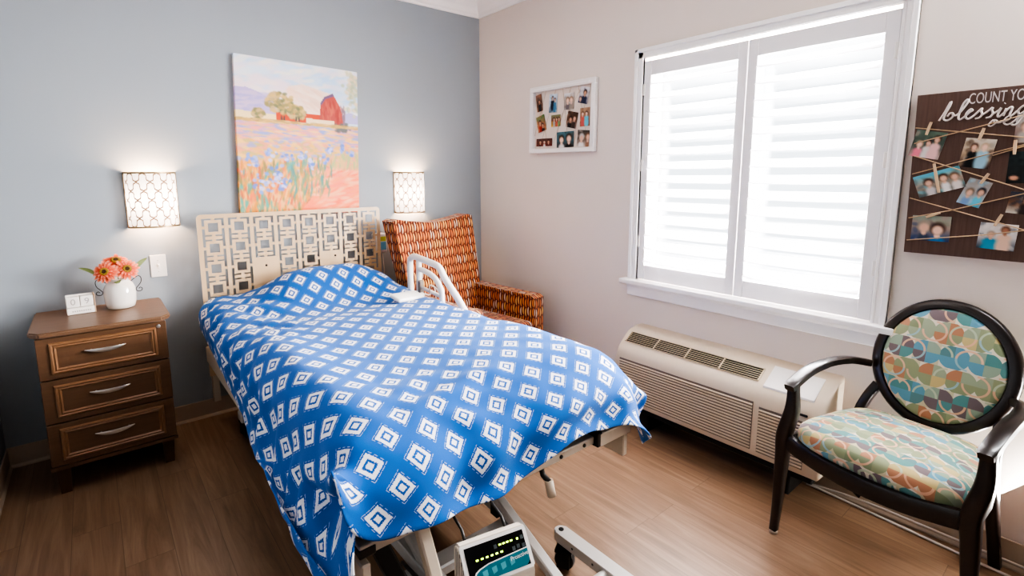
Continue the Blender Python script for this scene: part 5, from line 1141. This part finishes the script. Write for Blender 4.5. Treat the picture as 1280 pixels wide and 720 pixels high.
t = obj('mattress', bm, m_cloth, smooth=True, angle=60); tag(t, 'mattress on the hospital bed, covered by the blue blanket', 'mattress')
bm = bmesh.new()
bmesh.ops.create_uvsphere(bm, u_segments=32, v_segments=20, radius=1)
for v in bm.verts:
    n_ = v.co.copy(); f_ = lambda q, p: math.copysign(abs(q)**p, q)
    v.co = Vector((-1.36+.32*f_(n_.x, .5), -.31+.165*f_(n_.y, .6), .725+.062*f_(n_.z, .8)*(1-.25*abs(n_.x)**3)))
t = obj('pillow', bm, plain('pillow_cotton', rgb(220, 216, 212), .8), smooth=True); tag(t, 'pillow under the blue blanket at the headboard', 'pillow')

# ---- blanket: draped surface, stored as 16-bit positions
US = [0.0, 0.0308, 0.0615, 0.0923, 0.1231, 0.1538, 0.1846, 0.2154, 0.2462, 0.2769, 0.3077, 0.3385, 0.3692, 0.4, 0.4308, 0.4615, 0.4923, 0.5231, 0.5538, 0.5846, 0.6154, 0.6462, 0.6769, 0.7077, 0.7385, 0.7692, 0.8, 0.8308, 0.8615, 0.8923, 0.9231, 0.9538, 0.9846, 1.0]
VS = [0.0, 0.0227, 0.0455, 0.0682, 0.0909, 0.1136, 0.1364, 0.1591, 0.1818, 0.2045, 0.2273, 0.25, 0.2727, 0.2955, 0.3182, 0.3409, 0.3636, 0.3864, 0.4091, 0.4318, 0.4545, 0.4773, 0.5, 0.5227, 0.5455, 0.5682, 0.5909, 0.6136, 0.6364, 0.6591, 0.6818, 0.7045, 0.7273, 0.75, 0.7727, 0.7955, 0.8182, 0.8409, 0.8636, 0.8864, 0.9091, 0.9318, 0.9545, 0.9773, 1.0]
BNS, BNT = len(US)-1, len(VS)-1
P_ = np.array(BLANKET, float).reshape(BNT+1, BNS+1, 3)/1000.0
def refine(A, tt, axis):
    # double the rows with Catmull-Rom midpoints
    A = np.moveaxis(A, axis, 0); n_ = len(A); out = []; to = []
    for k_ in range(n_):
        out.append(A[k_]); to.append(tt[k_])
        if k_ < n_-1:
            p0, p3 = A[max(k_-1, 0)], A[min(k_+2, n_-1)]
            out.append((9*(A[k_]+A[k_+1])-p0-p3)/16 if 0 < k_ < n_-2 else (A[k_]+A[k_+1])/2); to.append((tt[k_]+tt[k_+1])/2)
    return np.moveaxis(np.array(out), 0, axis), to
P_, VS = refine(P_, VS, 0); P_, US = refine(P_, US, 1)
BNS, BNT = len(US)-1, len(VS)-1
def flatpos(s, q):
    a = R(-2.5); b = R(9.0)
    return (-1.48+s*math.cos(a)-q*math.sin(b), -1.2+s*math.sin(a)-q*math.cos(b))
S0_, S1_, T0_, T1_ = (-0.79, 0.84, -1.05, 1.14)
A_ = np.array((-.0701, -.0762)); B_ = np.array((.0516, -.0784)); O_ = np.array((-1.012, -1.028))
Minv = np.linalg.inv(np.stack([A_, B_], 1))
rr = random.Random(3)
Q_ = np.tile(np.array([T0_+(T1_-T0_)*v for v in VS])[:, None], (1, BNS+1)); SS_ = np.tile(np.array([S0_+(S1_-S0_)*u for u in US])[None], (BNT+1, 1))
jm = int(np.argmin(np.abs(Q_[:, 0]-.50))); im = int(np.argmin(np.abs(SS_[0]+.38))); ir = int(np.argmin(np.abs(SS_[0]-.38)))
for j in range(jm+1, BNT+1): Q_[j] = Q_[j-1]+(1.0+.18*sm(.6, .85, float(Q_[j-1, 0])))*np.linalg.norm(P_[j]-P_[j-1], axis=1)
for i in range(im-1, -1, -1): SS_[:, i] = SS_[:, i+1]-np.linalg.norm(P_[:, i]-P_[:, i+1], axis=1)
for i in range(ir+1, BNS+1): SS_[:, i] = SS_[:, i-1]+np.linalg.norm(P_[:, i]-P_[:, i-1], axis=1)
vs = []; uvs = []
for j in range(BNT+1):
    for i in range(BNS+1):
        p = P_[j, i].copy(); s = S0_+(S1_-S0_)*US[i]; q = T0_+(T1_-T0_)*VS[j]
        fx_, fy_ = flatpos(float(SS_[j, i]), float(Q_[j, i]))
        # gathers on the hanging side, small ripples elsewhere
        if p[0] < -2.03: p[0] = -2.03-(-2.03-p[0])*.35
        side = sm(-.44, -.60, s)*sm(.95, .70, q)
        side *= .06+.94*sm(-.79, -.66, s)
        p[0] -= side*(.010*math.sin(q*38+s*6+1.2*math.sin(q*9))+.005*math.sin(q*71+s*11)+.006)
        cf = math.exp(-((s+.545-.10*(q-.9))/.035)**2)*sm(.62, .95, q)
        p[0] += cf*.070; p[1] += cf*.075
        p[1] += .050*sm(.99, 1.13, q)*sm(-.55, -.40, s)*sm(.75, .60, s)
        p[2] -= .012*sm(.99, 1.13, q)*sm(-.40, -.30, s)*sm(.35, .2, s)
        md = sm(-.50, -.38, s)*sm(.30, .05, s)*sm(.88, 1.12, q)
        p[2] -= md*.010; p[1] -= md*.006
        p[2] += (.175*math.exp(-((s+.46)/.095)**2)+.045*math.exp(-((s-.36)/.17)**2))*sm(.85, 1.1, q)
        rc_ = sm(.52, .72, s)*sm(.74, 1.0, q)
        p[2] -= rc_*.06; p[1] += rc_*.05*sm(.9, 1.1, q); p[0] += rc_*.045
        sh_ = math.exp(-((s+.40)/.13)**2)*sm(-1.0, -.7, q)*sm(.25, -.35, q)
        p[2] += sh_*(.012*math.sin(q*34-s*26+2*math.sin(q*7))+.005*math.sin(q*63+s*30))
        ft = sm(.80, 1.0, q)
        p[1] -= ft*(.010*math.sin(s*22+1.5*math.sin(s*7)))*sm(-.8, -.3, s)
        p[2] += .0022*math.sin(fx_*47+fy_*13)*math.sin(fy_*31-fx_*9)
        vs.append(tuple(p)); uvs.append(Minv @ (np.array((fx_, fy_))-O_))
fs = [(j*(BNS+1)+i, (j+1)*(BNS+1)+i, (j+1)*(BNS+1)+i+1, j*(BNS+1)+i+1) for j in range(BNT) for i in range(BNS)]
me = bpy.data.meshes.new('blanket'); me.from_pydata(vs, [], fs); me.materials.append(m_blanket)
ul = me.uv_layers.new(name='UVMap')
for p in me.polygons:
    p.use_smooth = True
    for li in p.loop_indices: ul.data[li].uv = uvs[me.loops[li].vertex_index]
blk = bpy.data.objects.new('blanket', me); COL.objects.link(blk)
mo = blk.modifiers.new('thick', 'SOLIDIFY'); mo.thickness = .007; mo.offset = 0.0
mo = blk.modifiers.new('sub', 'SUBSURF'); mo.levels = 1; mo.render_levels = 1
tag(blk, 'blue fleece blanket with white diamond motifs draped over the bed', 'blanket')

# ---- call remote on the blanket
RMX, RMY = -1.10, -.80
def bz(x, y):
    d = (P_[..., 0]-x)**2+(P_[..., 1]-y)**2; return float(P_.reshape(-1, 3)[d.argmin()][2])
t = thing('bed_remote', 'white bed remote control lying on the blue blanket', 'remote control', (RMX, RMY, bz(RMX, RMY)+.010), R(12)); t.rotation_euler = (R(14), R(3), R(10))
bm = bmesh.new(); box(bm, -.10, .075, -.042, .042, 0, .024, .010, 3); bd = obj('remote_body', bm, m_wplast, t, smooth=True, angle=35)
bm = bmesh.new(); box(bm, .075, .105, -.012, .012, .003, .018, .005, 2); obj('cord_collar', bm, m_wplast, t, smooth=True, angle=35)
for k_ in range(6):
    bm = bmesh.new(); box(bm, -.075+k_*.022, -.062+k_*.022, -.008, .008, .0218, .0232, .001, 1); obj('button', bm, plain('button_coral', rgb(206, 110, 86), .5) if k_ == 5 else m_grey, bd)
bm = bmesh.new(); z0 = bz(RMX, RMY)+.02
tube(bm, catmull([(RMX+.10, RMY+.003, z0), (RMX+.14, RMY+.01, bz(RMX+.13, RMY)+.02), (-.965, -.80, .765), (XR-.02, -.83, .745), (XR+.0, -.855, .69)], 6), .004, 8); obj('cord', bm, m_cord, t, world=True)

# ---- nurse device clipped behind the headboard
t = thing('mounted_box', 'small cream box with a blue and lime label beside the headboard', 'box', (-.905, -.055, .86))
bm = bmesh.new(); box(bm, -.042, .042, -.04, .03, 0, .13, .012, 3); bd = obj('case', bm, m_wplast, t, smooth=True, angle=35)
bm = bmesh.new(); box(bm, -.03, .034, -.0415, -.039, .02, .075, .001, 1); obj('label', bm, plain('label_blue', rgb(120, 190, 220), .5), bd)
bm = bmesh.new(); box(bm, -.03, .034, -.0415, -.039, .078, .11, .001, 1); obj('label', bm, plain('label_lime', rgb(196, 206, 90), .5), bd)
bm = bmesh.new(); tube(bm, catmull([(.01, -.02, .0), (.012, -.03, -.06), (.02, -.02, -.16), (.0, .0, -.35), (.0, .0, -.55)], 5), .004, 8); obj('cord', bm, m_cord, t)
bm = bmesh.new(); box(bm, -.03, .03, .03, .053, .03, .1, .002, 1); obj('wall_bracket', bm, m_grey, t)

# ---- mattress pump hung on the foot rail
t = thing('mattress_pump', 'beige mattress pump with black and teal control panel hung on the foot of the bed', 'air pump', (-1.718, -2.31, .338), R(-12)); t.scale = (.80, .80, .80)
bm = bmesh.new()
W = .112
pr = [(-.055, .0), (.035, .0), (.045, .02), (.045, .19), (.02, .205), (.004, .203), (-.062, .118), (-.068, .10), (-.068, .015)]
prism(bm, pr, 'x', -W, W); bmesh.ops.bevel(bm, geom=list(bm.edges), offset=.007, segments=3, affect='EDGES')
pump = obj('case', bm, plain('pump_beige', rgb(206, 192, 176), .45), t, smooth=True, angle=30)
# sloped control panel frame
a = Vector((0, .004, .203)); b = Vector((0, -.062, .118)); dn = (b-a).normalized(); nn = Vector((0, dn.z, -dn.y)); nn = -nn if nn.z < 0 else nn
LP = (b-a).length
def PP(u_, v_, h=0.0):    # u -1..1 across, v 0 top .. 1 bottom of the slope
    return Vector((u_*W, 0, 0))+a+dn*(LP*v_)+nn*h
def panel(name, pts, mat, h0, h1, parent):
    bm = bmesh.new(); A = [bm.verts.new(PP(p[0], p[1], h0)) for p in pts]; B = [bm.verts.new(PP(p[0], p[1], h1)) for p in pts]; n_ = len(pts)
    for k_ in range(n_): bm.faces.new((A[k_], A[(k_+1) % n_], B[(k_+1) % n_], B[k_]))
    bm.faces.new(A[::-1]); bm.faces.new(B); return obj(name, bm, mat, parent)
panel('panel_bezel', [(-.97, -.02), (.97, -.02), (.99, .06), (.99, .97), (.93, 1.03), (-.95, 1.03), (-.99, .97), (-.99, .04)], m_wplast, -.001, .003, pump)
scr_ = panel('control_panel', [(-.88, .06), (.88, .06), (.88, .94), (-.88, .94)], m_screen, .001, .0042, pump)
panel('teal_strip', [(-.78, .94), (-.76, .84), (-.68, .72), (-.56, .66), (-.3, .60), (.88, .54), (.88, .78), (.84, .88), (.76, .94)], m_teal, .003, .0050, scr_)
panel('panel_line', [(-.81, .94), (-.79, .82), (-.70, .69), (-.57, .63), (-.3, .57), (.88, .51), (.88, .535), (-.3, .598), (-.56, .657), (-.675, .717), (-.755, .838), (-.775, .94)], m_wplast, .004, .0056, scr_)
for k_ in range(6):
    u_ = -.62+k_*.145; panel('indicator_light', [(u_, .40), (u_+.07, .40), (u_+.07, .44), (u_, .44)], m_led, .004, .0052, scr_)
for k_ in range(4):
    u_ = .10+k_*.115; panel('indicator_light', [(u_, .22), (u_+.07, .22), (u_+.07, .26), (u_, .26)], m_led, .004, .0052, scr_)
for (u_, v_) in ((.64, .22), (-.66, .82)):
    panel('indicator_light', [(u_, v_), (u_+.05, v_), (u_+.05, v_+.05), (u_, v_+.05)], m_led, .005, .0060, scr_)
for (u_, v_) in ((-.05, .20), (.46, .40), (.60, .38), (.76, .19), (.76, .40)):
    panel('panel_button', [(u_, v_), (u_+.09, v_), (u_+.09, v_+.10), (u_, v_+.10)], plain('button_grey', rgb(66, 72, 74), .4), .004, .0052, scr_)
for k_ in range(4):
    u_ = -.52+k_*.27; panel('panel_button', [(u_, .72-k_*.02), (u_+.15, .70-k_*.02), (u_+.15, .84-k_*.02), (u_+.02, .88-k_*.02)], m_tealL, .0048, .0056, scr_)
bm = text_bm('Proactive', .016, .0002)
q_ = Matrix((( 1, 0, 0), (0, -dn.y, nn.y), (0, -dn.z, nn.z))).to_4x4()
bmesh.ops.transform(bm, matrix=Matrix.Translation(PP(.60, .66, .0056)) @ q_ @ Matrix.Rotation(R(3), 4, 'Z'), verts=bm.verts); obj('brand_lettering', bm, m_wplast, scr_)
bm = bmesh.new(); box(bm, -.05, .055, -.0695, -.067, .055, .098, .001, 1); lb = obj('label_plate', bm, m_grey, pump)
bm = text_bm('PROPERTY OF', .011, .0002); bmesh.ops.transform(bm, matrix=Matrix.Translation((.0, -.070, .087)) @ Matrix.Rotation(R(90), 4, 'X'), verts=bm.verts); obj('lettering', bm, m_black, lb)
for k_ in range(6):
    bm = bmesh.new(); yv = -.045+k_*.013
    box(bm, -W-.0015, -W+.002, yv, yv+.004, .015, min(.19, .12+(yv+.062)*1.25), .001, 1); obj('side_rib', bm, m_grey, pump)
for s in (-.07, .07):
    bm = bmesh.new(); tube(bm, [(s, .03, .16), (s, .08, .20), (s, .19, .205), (s, .215, .195)], .005, 8); obj('hook', bm, m_dsteel, t)
bm = bmesh.new(); tube(bm, catmull([(-.08, .03, .03), (-.12, .06, .0), (-.14, .12, -.1), (-.12, .3, -.16), (-.12, .6, -.285)], 5), .008, 8); obj('air_hose', bm, m_black, t)

# ---- rolling stand base at the lower right of the bed
t = thing('rolling_stand', 'low white wheeled steel base on the floor beyond the foot of the bed', 'rolling stand', (-1.2, -2.3, 0))
bm = bmesh.new()
pts = [(-.025, .0)]+[(-.025*math.cos(q), .0+.025*math.sin(q)) for q in [PI*i/12 for i in range(1, 12)]]+[(.025, 0), (.025, -.62), (-.025, -.62)]
prism(bm, [(-1.198+p, -2.045+q) for p, q in pts], 'z', .082, .118); bmesh.ops.bevel(bm, geom=[e for e in bm.edges if abs(e.verts[0].co.z-e.verts[1].co.z) < 1e-6], offset=.003, segments=2, affect='EDGES')
lg = obj('base_leg', bm, m_gsteel, t, world=True)
bm = bmesh.new(); lathe(bm, [(0, 0), (.009, 0), (.009, .003), (.004, .003), (0, .001)], 16, (-1.198, -2.045, .118)); obj('pivot_bolt', bm, m_dsteel, lg, world=True)
for k_ in range(3):
    bm = bmesh.new(); lathe(bm, [(0, 0), (.004, 0), (.004, .001), (0, .001)], 10); bmesh.ops.transform(bm, matrix=Matrix.Translation((-1.223, -2.12-.09*k_, .1)) @ Matrix.Rotation(R(-90), 4, 'Y'), verts=bm.verts); obj('bolt', bm, m_black, lg, world=True)
caster(t, -1.215, -2.08, .036, .082, .5)
bm = bmesh.new(); tube(bm, [(-1.20, -2.26, .095), (-1.30, -2.26, .095)], .016, 14); cb_ = obj('crossbar', bm, m_gsteel, t, world=True)
bm = bmesh.new(); tube(bm, [(-1.195, -2.55, .1), (-1.6, -2.55, .1)], .016, 12); obj('crossbar', bm, m_gsteel, t, world=True)
caster(t, -1.198, -2.60, .036, .082, .1); caster(t, -1.58, -2.55, .036, .085, .1)

# ================================================================== ORANGE ARMCHAIR
t = thing('armchair', 'orange and brown barrel-patterned armchair in the room corner behind the bed', 'armchair', (-.575, -.55, 0), R(8))
def rounded(bm, off=.03, seg=4):
    bmesh.ops.bevel(bm, geom=[e for e in bm.edges if len(e.link_faces) == 2 and e.calc_face_angle(0) > .6], offset=off, segments=seg, profile=.5, affect='EDGES')
# back: outline in x/z, thick in y, then sheared to lean
n = 18; out = []
for i in range(n+1):
    s = -1+2*i/n; out.append((s*.338-.014, 1.065+.045*abs(s)**1.6-(.020 if abs(s) == 1 else 0)))
pts = [(-.295, .36)]+[(-.30, .5), (-.315, .75), (-.338, .95)]+out+[(.318, .95), (.310, .75), (.30, .5), (.295, .36)]
bm = bmesh.new(); prism(bm, pts, 'y', .10, .215); rounded(bm, .028, 4)
for v in bm.verts: v.co.y += (v.co.z-.45)*.21
obj('backrest', bm, m_barrel, t, smooth=True, angle=50, uv=True)
for s in (-1, 1):
    pr = [(-.395, .10), (-.40, .40), (-.40, .60), (-.37, .615), (-.1, .618), (.16, .625), (.22, .60), (.22, .10)]
    ac = .296 if s > 0 else -.256
    bm = bmesh.new(); prism(bm, pr, 'x', ac-.046, ac+.047); rounded(bm, .024, 4)
    obj('armrest', bm, m_barrel, t, smooth=True, angle=50, uv=True)
bm = bmesh.new(); box(bm, -.208, .247, -.41, .12, .33, .46, .035, 4); obj('seat_cushion', bm, m_barrel, t, smooth=True, angle=50, uv=True)
bm = bmesh.new(); box(bm, -.21, .25, -.385, .20, .12, .33, .01, 2); obj('seat_base', bm, m_barrel, t, smooth=True, angle=50, uv=True)
for (x_, y_) in ((-.255, -.35), (.295, -.35), (-.255, .17), (.295, .17)):
    bm = bmesh.new(); bmesh.ops.create_cone(bm, segments=16, radius1=.018, radius2=.027, depth=.11, cap_ends=True, matrix=Matrix.Translation((x_, y_, .055))); obj('leg', bm, m_espresso, t)

# ================================================================== OVAL-BACK CHAIR
DX = .020
t = thing('accent_chair', 'dark wooden armchair with oval back in teal and olive circle print under the sign', 'armchair', (-.275, -2.773, 0), R(-98.2))
CPROF = 3
for s in (-1, 1):
    bm = bmesh.new()
    bar(bm, catmull([(s*.285, -.222, .012), (s*.277, -.225, .15), (s*.268, -.235, .33), (s*.264, -.24, .42), (s*.262+DX, -.243, .52), (s*.262+DX, -.246, .615)], 4), [.026+.018*sm(0, .6, i/20) - .012*sm(.7, 1, i/20) for i in range(21)], [.028+.02*sm(0, .6, i/20)-.014*sm(.7, 1, i/20) for i in range(21)], side=(1, 0, 0))
    fl = obj('front_leg', bm, m_espresso, t, smooth=True, angle=50)
    bm = bmesh.new(); lathe(bm, [(0, 0), (.015, 0), (.015, .008), (.012, .013), (0, .013)], 16, (s*.285, -.222, 0)); obj('glide', bm, m_chrome, fl)
    bm = bmesh.new()
    bar(bm, catmull([(s*.262+DX, -.275, .612), (s*.262+DX, -.235, .630), (s*.262+DX, -.14, .655), (s*.257+DX, -.02, .662), (s*.240+DX, .09, .655), (s*.205+DX, .165, .640)], 5), [.034, .036]+[.04]*12+[.036]*6+[.03]*6, .026, side=(1, 0, .0))
    ar = obj('armrest', bm, m_espresso, t, smooth=True, angle=50)
    bm = bmesh.new()
    bar(bm, catmull([(s*.215, .26, .01), (s*.205, .225, .16), (s*.20, .175, .32), (s*.20, .155, .42), (s*.19+DX*.5, .165, .50), (s*.175+DX, .185, .56)], 4), .032, [.026]*4+[.034]*17, side=(1, 0, 0))
    rl = obj('rear_leg', bm, m_espresso, t, smooth=True, angle=50)
    bm = bmesh.new(); lathe(bm, [(0, 0), (.014, 0), (.014, .008), (0, .012)], 16, (s*.215, .26, 0)); obj('glide', bm, m_chrome, rl)
    bm = bmesh.new(); bar(bm, [(s*.262, -.23, .385), (s*.24, -.03, .375), (s*.203, .16, .385)], .026, .058, side=(1, 0, 0)); obj('side_apron', bm, m_espresso, t)
bm = bmesh.new(); bar(bm, catmull([(-.262, -.238, .395), (-.13, -.262, .378), (0, -.27, .372), (.13, -.262, .378), (.262, -.238, .395)], 5), .026, .058); obj('front_apron', bm, m_espresso, t, smooth=True, angle=50)
bm = bmesh.new(); bar(bm, [(-.20, .165, .39), (.20, .165, .39)], .026, .055); obj('rear_apron', bm, m_espresso, t)
# seat cushion
def sxy(a):
    c, s_ = math.cos(a), math.sin(a); p = .42
    X_ = math.copysign(abs(c)**p, c); Y_ = math.copysign(abs(s_)**p, s_)
    return X_*(.258-.03*(Y_+1)), -.045+Y_*.208-.018*(1-X_*X_)*(1 if Y_ < 0 else 0)
bm = bmesh.new(); N = 56; rings = []
for (k_, z_) in ((.96, .402), (1.0, .418), (1.005, .440), (.985, .458), (.93, .472), (.8, .484), (.55, .493), (.28, .498), (.08, .5)):
    rings.append([bm.verts.new((0+sxy(2*PI*i/N)[0]*k_, -.045+(sxy(2*PI*i/N)[1]+.045)*k_, z_)) for i in range(N)])
for A, B in zip(rings, rings[1:]):
    for i in range(N): bm.faces.new((A[i], A[(i+1) % N], B[(i+1) % N], B[i]))
bm.faces.new(rings[-1]); bm.faces.new(rings[0][::-1])
so = obj('seat', bm, m_circles, t, smooth=True, angle=60)
ul = so.data.uv_layers.new(name='UVMap')
for p in so.data.polygons:
    for li in p.loop_indices:
        c_ = so.data.vertices[so.data.loops[li].vertex_index].co
        ul.data[li].uv = (c_.x, c_.y*1.25+(c_.z-.5)*(.8 if c_.y < -.15 else 0))
# oval back
bmat = Matrix.Translation((DX, .205, .688)) @ Matrix.Rotation(R(-12), 4, 'X')
OA, OB = .190, .218
bm = bmesh.new(); rings = []
for i in range(64):
    q = 2*PI*i/64; ring = []
    for (dr, dy) in ((-.018, -.010), (-.012, -.019), (.010, -.019), (.019, -.010), (.019, .012), (.010, .019), (-.012, .019), (-.018, .010)):
        nx_, nz_ = math.cos(q)/OA, math.sin(q)/OB; l_ = math.hypot(nx_, nz_); nx_ /= l_; nz_ /= l_
        ring.append(bm.verts.new((OA*math.cos(q)+nx_*dr, dy+.0, OB*math.sin(q)+nz_*dr)))
    rings.append(ring)
for i in range(64):
    for k_ in range(8): bm.faces.new((rings[i][k_], rings[i][(k_+1) % 8], rings[(i+1) % 64][(k_+1) % 8], rings[(i+1) % 64][k_]))
bmesh.ops.transform(bm, matrix=bmat, verts=bm.verts); bf = obj('back_frame', bm, m_espresso, t, smooth=True, angle=50)
bm = bmesh.new(); rings = []
prof = [(1.0, -.008), (.985, -.016), (.93, -.022), (.8, -.028), (.5, -.033), (.2, -.035)]
for (k_, y_) in prof+[(k2, -y2*.6) for k2, y2 in prof[::-1]]:
    rings.append([bm.verts.new(((OA-.015)*k_*math.cos(2*PI*i/48), y_, (OB-.015)*k_*math.sin(2*PI*i/48))) for i in range(48)])
for A, B in zip(rings[:6], rings[1:6]):
    for i in range(48): bm.faces.new((A[i], A[(i+1) % 48], B[(i+1) % 48], B[i]))
for A, B in zip(rings[6:], rings[7:]):
    for i in range(48): bm.faces.new((A[i], A[(i+1) % 48], B[(i+1) % 48], B[i]))
bm.faces.new(rings[5]); bm.faces.new(rings[6]); 
for i in range(48): bm.faces.new((rings[0][i], rings[0][(i+1) % 48], rings[-1][(i+1) % 48], rings[-1][i]))
uvc = [(v.co.x, v.co.z) for v in bm.verts]; bm.verts.index_update()
bmesh.ops.transform(bm, matrix=bmat, verts=bm.verts)
bo = obj('back_pad', bm, m_circles, t, smooth=True, angle=60)
ul = bo.data.uv_layers.new(name='UVMap')
for p in bo.data.polygons:
    for li in p.loop_indices: ul.data[li].uv = uvc[bo.data.loops[li].vertex_index]

# white cable along the wall behind the chair
t = thing('power_cable', 'pale cable trailing along the floor behind the dark wooden chair', 'cable', (-.04, -2.75, 0))
bm = bmesh.new(); tube(bm, catmull([(-.03, -2.42, .01), (-.035, -2.60, .006), (-.05, -2.80, .006), (-.065, -3.0, .006), (-.075, -3.25, .006)], 6), .005, 8); obj('cord', bm, m_cord, t, world=True)
bm = bmesh.new(); tube(bm, catmull([(-.03, -2.42, .012), (-.018, -2.62, .03), (-.016, -2.92, .03), (-.016, -3.3, .03)], 6), .004, 8); obj('cord', bm, m_cord, t, world=True)

# small dark chest at the right edge
t = thing('low_chest', 'dark brown wooden chest at the right edge beyond the oval-back chair', 'chest', (-.24, -3.42, 0))
bm = bmesh.new(); box(bm, -.45, -.02, -3.75, -3.17, .05, .50, .004, 1); obj('carcass', bm, m_nwoodv, t, world=True)
bm = bmesh.new(); box(bm, -.475, -.015, -3.78, -3.15, .50, .525, .006, 2); obj('top', bm, m_ntop, t, world=True)
for za, zb in ((.07, .27), (.285, .485)):
    bm = bmesh.new(); box(bm, -.465, -.45, -3.74, -3.18, za, zb, .003, 1); d = obj('drawer', bm, m_nwood, t, world=True)
    bm = bmesh.new(); bar(bm, catmull([(-.466, -3.52, (za+zb)/2), (-.485, -3.46, (za+zb)/2), (-.466, -3.40, (za+zb)/2)], 4), .01, .012); obj('handle', bm, m_chrome, d, world=True)
bm = bmesh.new(); box(bm, -.44, -.03, -3.73, -3.19, 0, .05); obj('plinth', bm, m_nwoodv, t, world=True)

# ================================================================== LIGHT
def area(name, loc, rot, sx, sy, e, col=(1, 1, 1), spread=None):
    l = bpy.data.lights.new(name, 'AREA'); l.shape = 'RECTANGLE'; l.size = sx; l.size_y = sy; l.energy = e; l.color = col
    if spread: l.spread = spread
    o = bpy.data.objects.new(name, l); COL.objects.link(o); o.location = loc; o.rotation_euler = rot; return o
area('daylight', (.55, -2.45, 1.75), (0, R(80), R(-32)), 2.0, 2.4, 440, (.97, .98, 1.0))
area('ground_bounce', (.60, -2.45, .85), (0, R(112), R(-30)), 1.3, 2.2, 720, (1.0, .98, .95))
area('overhead_fill', (-1.5, -1.3, 2.58), (0, 0, 0), 1.2, 1.2, 8, (1.0, .93, .86))  # added soft fill light from above, not a fixture of the room
w = bpy.data.worlds.new('World'); SC.world = w; w.use_nodes = True
bg_ = w.node_tree.nodes['Background']; bg_.inputs[0].default_value = (.85, .93, 1, 1); bg_.inputs[1].default_value = 1.5

# ================================================================== CAMERA
cam = bpy.data.cameras.new('camera'); co = bpy.data.objects.new('camera', cam); COL.objects.link(co)
cam.sensor_width = 36; cam.lens = 633.534/1280*36; cam.shift_x = (640-614.36)/1280; cam.shift_y = (311.77-360)/1280; cam.clip_start = .02
yaw, pit, rol = 0.668188, 0.145035, 0.00566976
fw = Vector((math.sin(yaw)*math.cos(pit), math.cos(yaw)*math.cos(pit), -math.sin(pit)))
rt = Vector((math.cos(yaw), -math.sin(yaw), 0)); dnv = fw.cross(rt)
rx_ = rt*math.cos(rol)+dnv*math.sin(rol); dy_ = -rt*math.sin(rol)+dnv*math.cos(rol)
Mc = Matrix(((rx_.x, -dy_.x, -fw.x), (rx_.y, -dy_.y, -fw.y), (rx_.z, -dy_.z, -fw.z))).to_4x4()
Mc.translation = Vector((-2.409, -3.186, 1.37)); co.matrix_world = Mc
SC.camera = co
SC.view_settings.view_transform = 'AgX'; SC.view_settings.look = 'AgX - High Contrast'; SC.view_settings.exposure = 0.72
SC.cycles.max_bounces = 10; SC.cycles.diffuse_bounces = 6
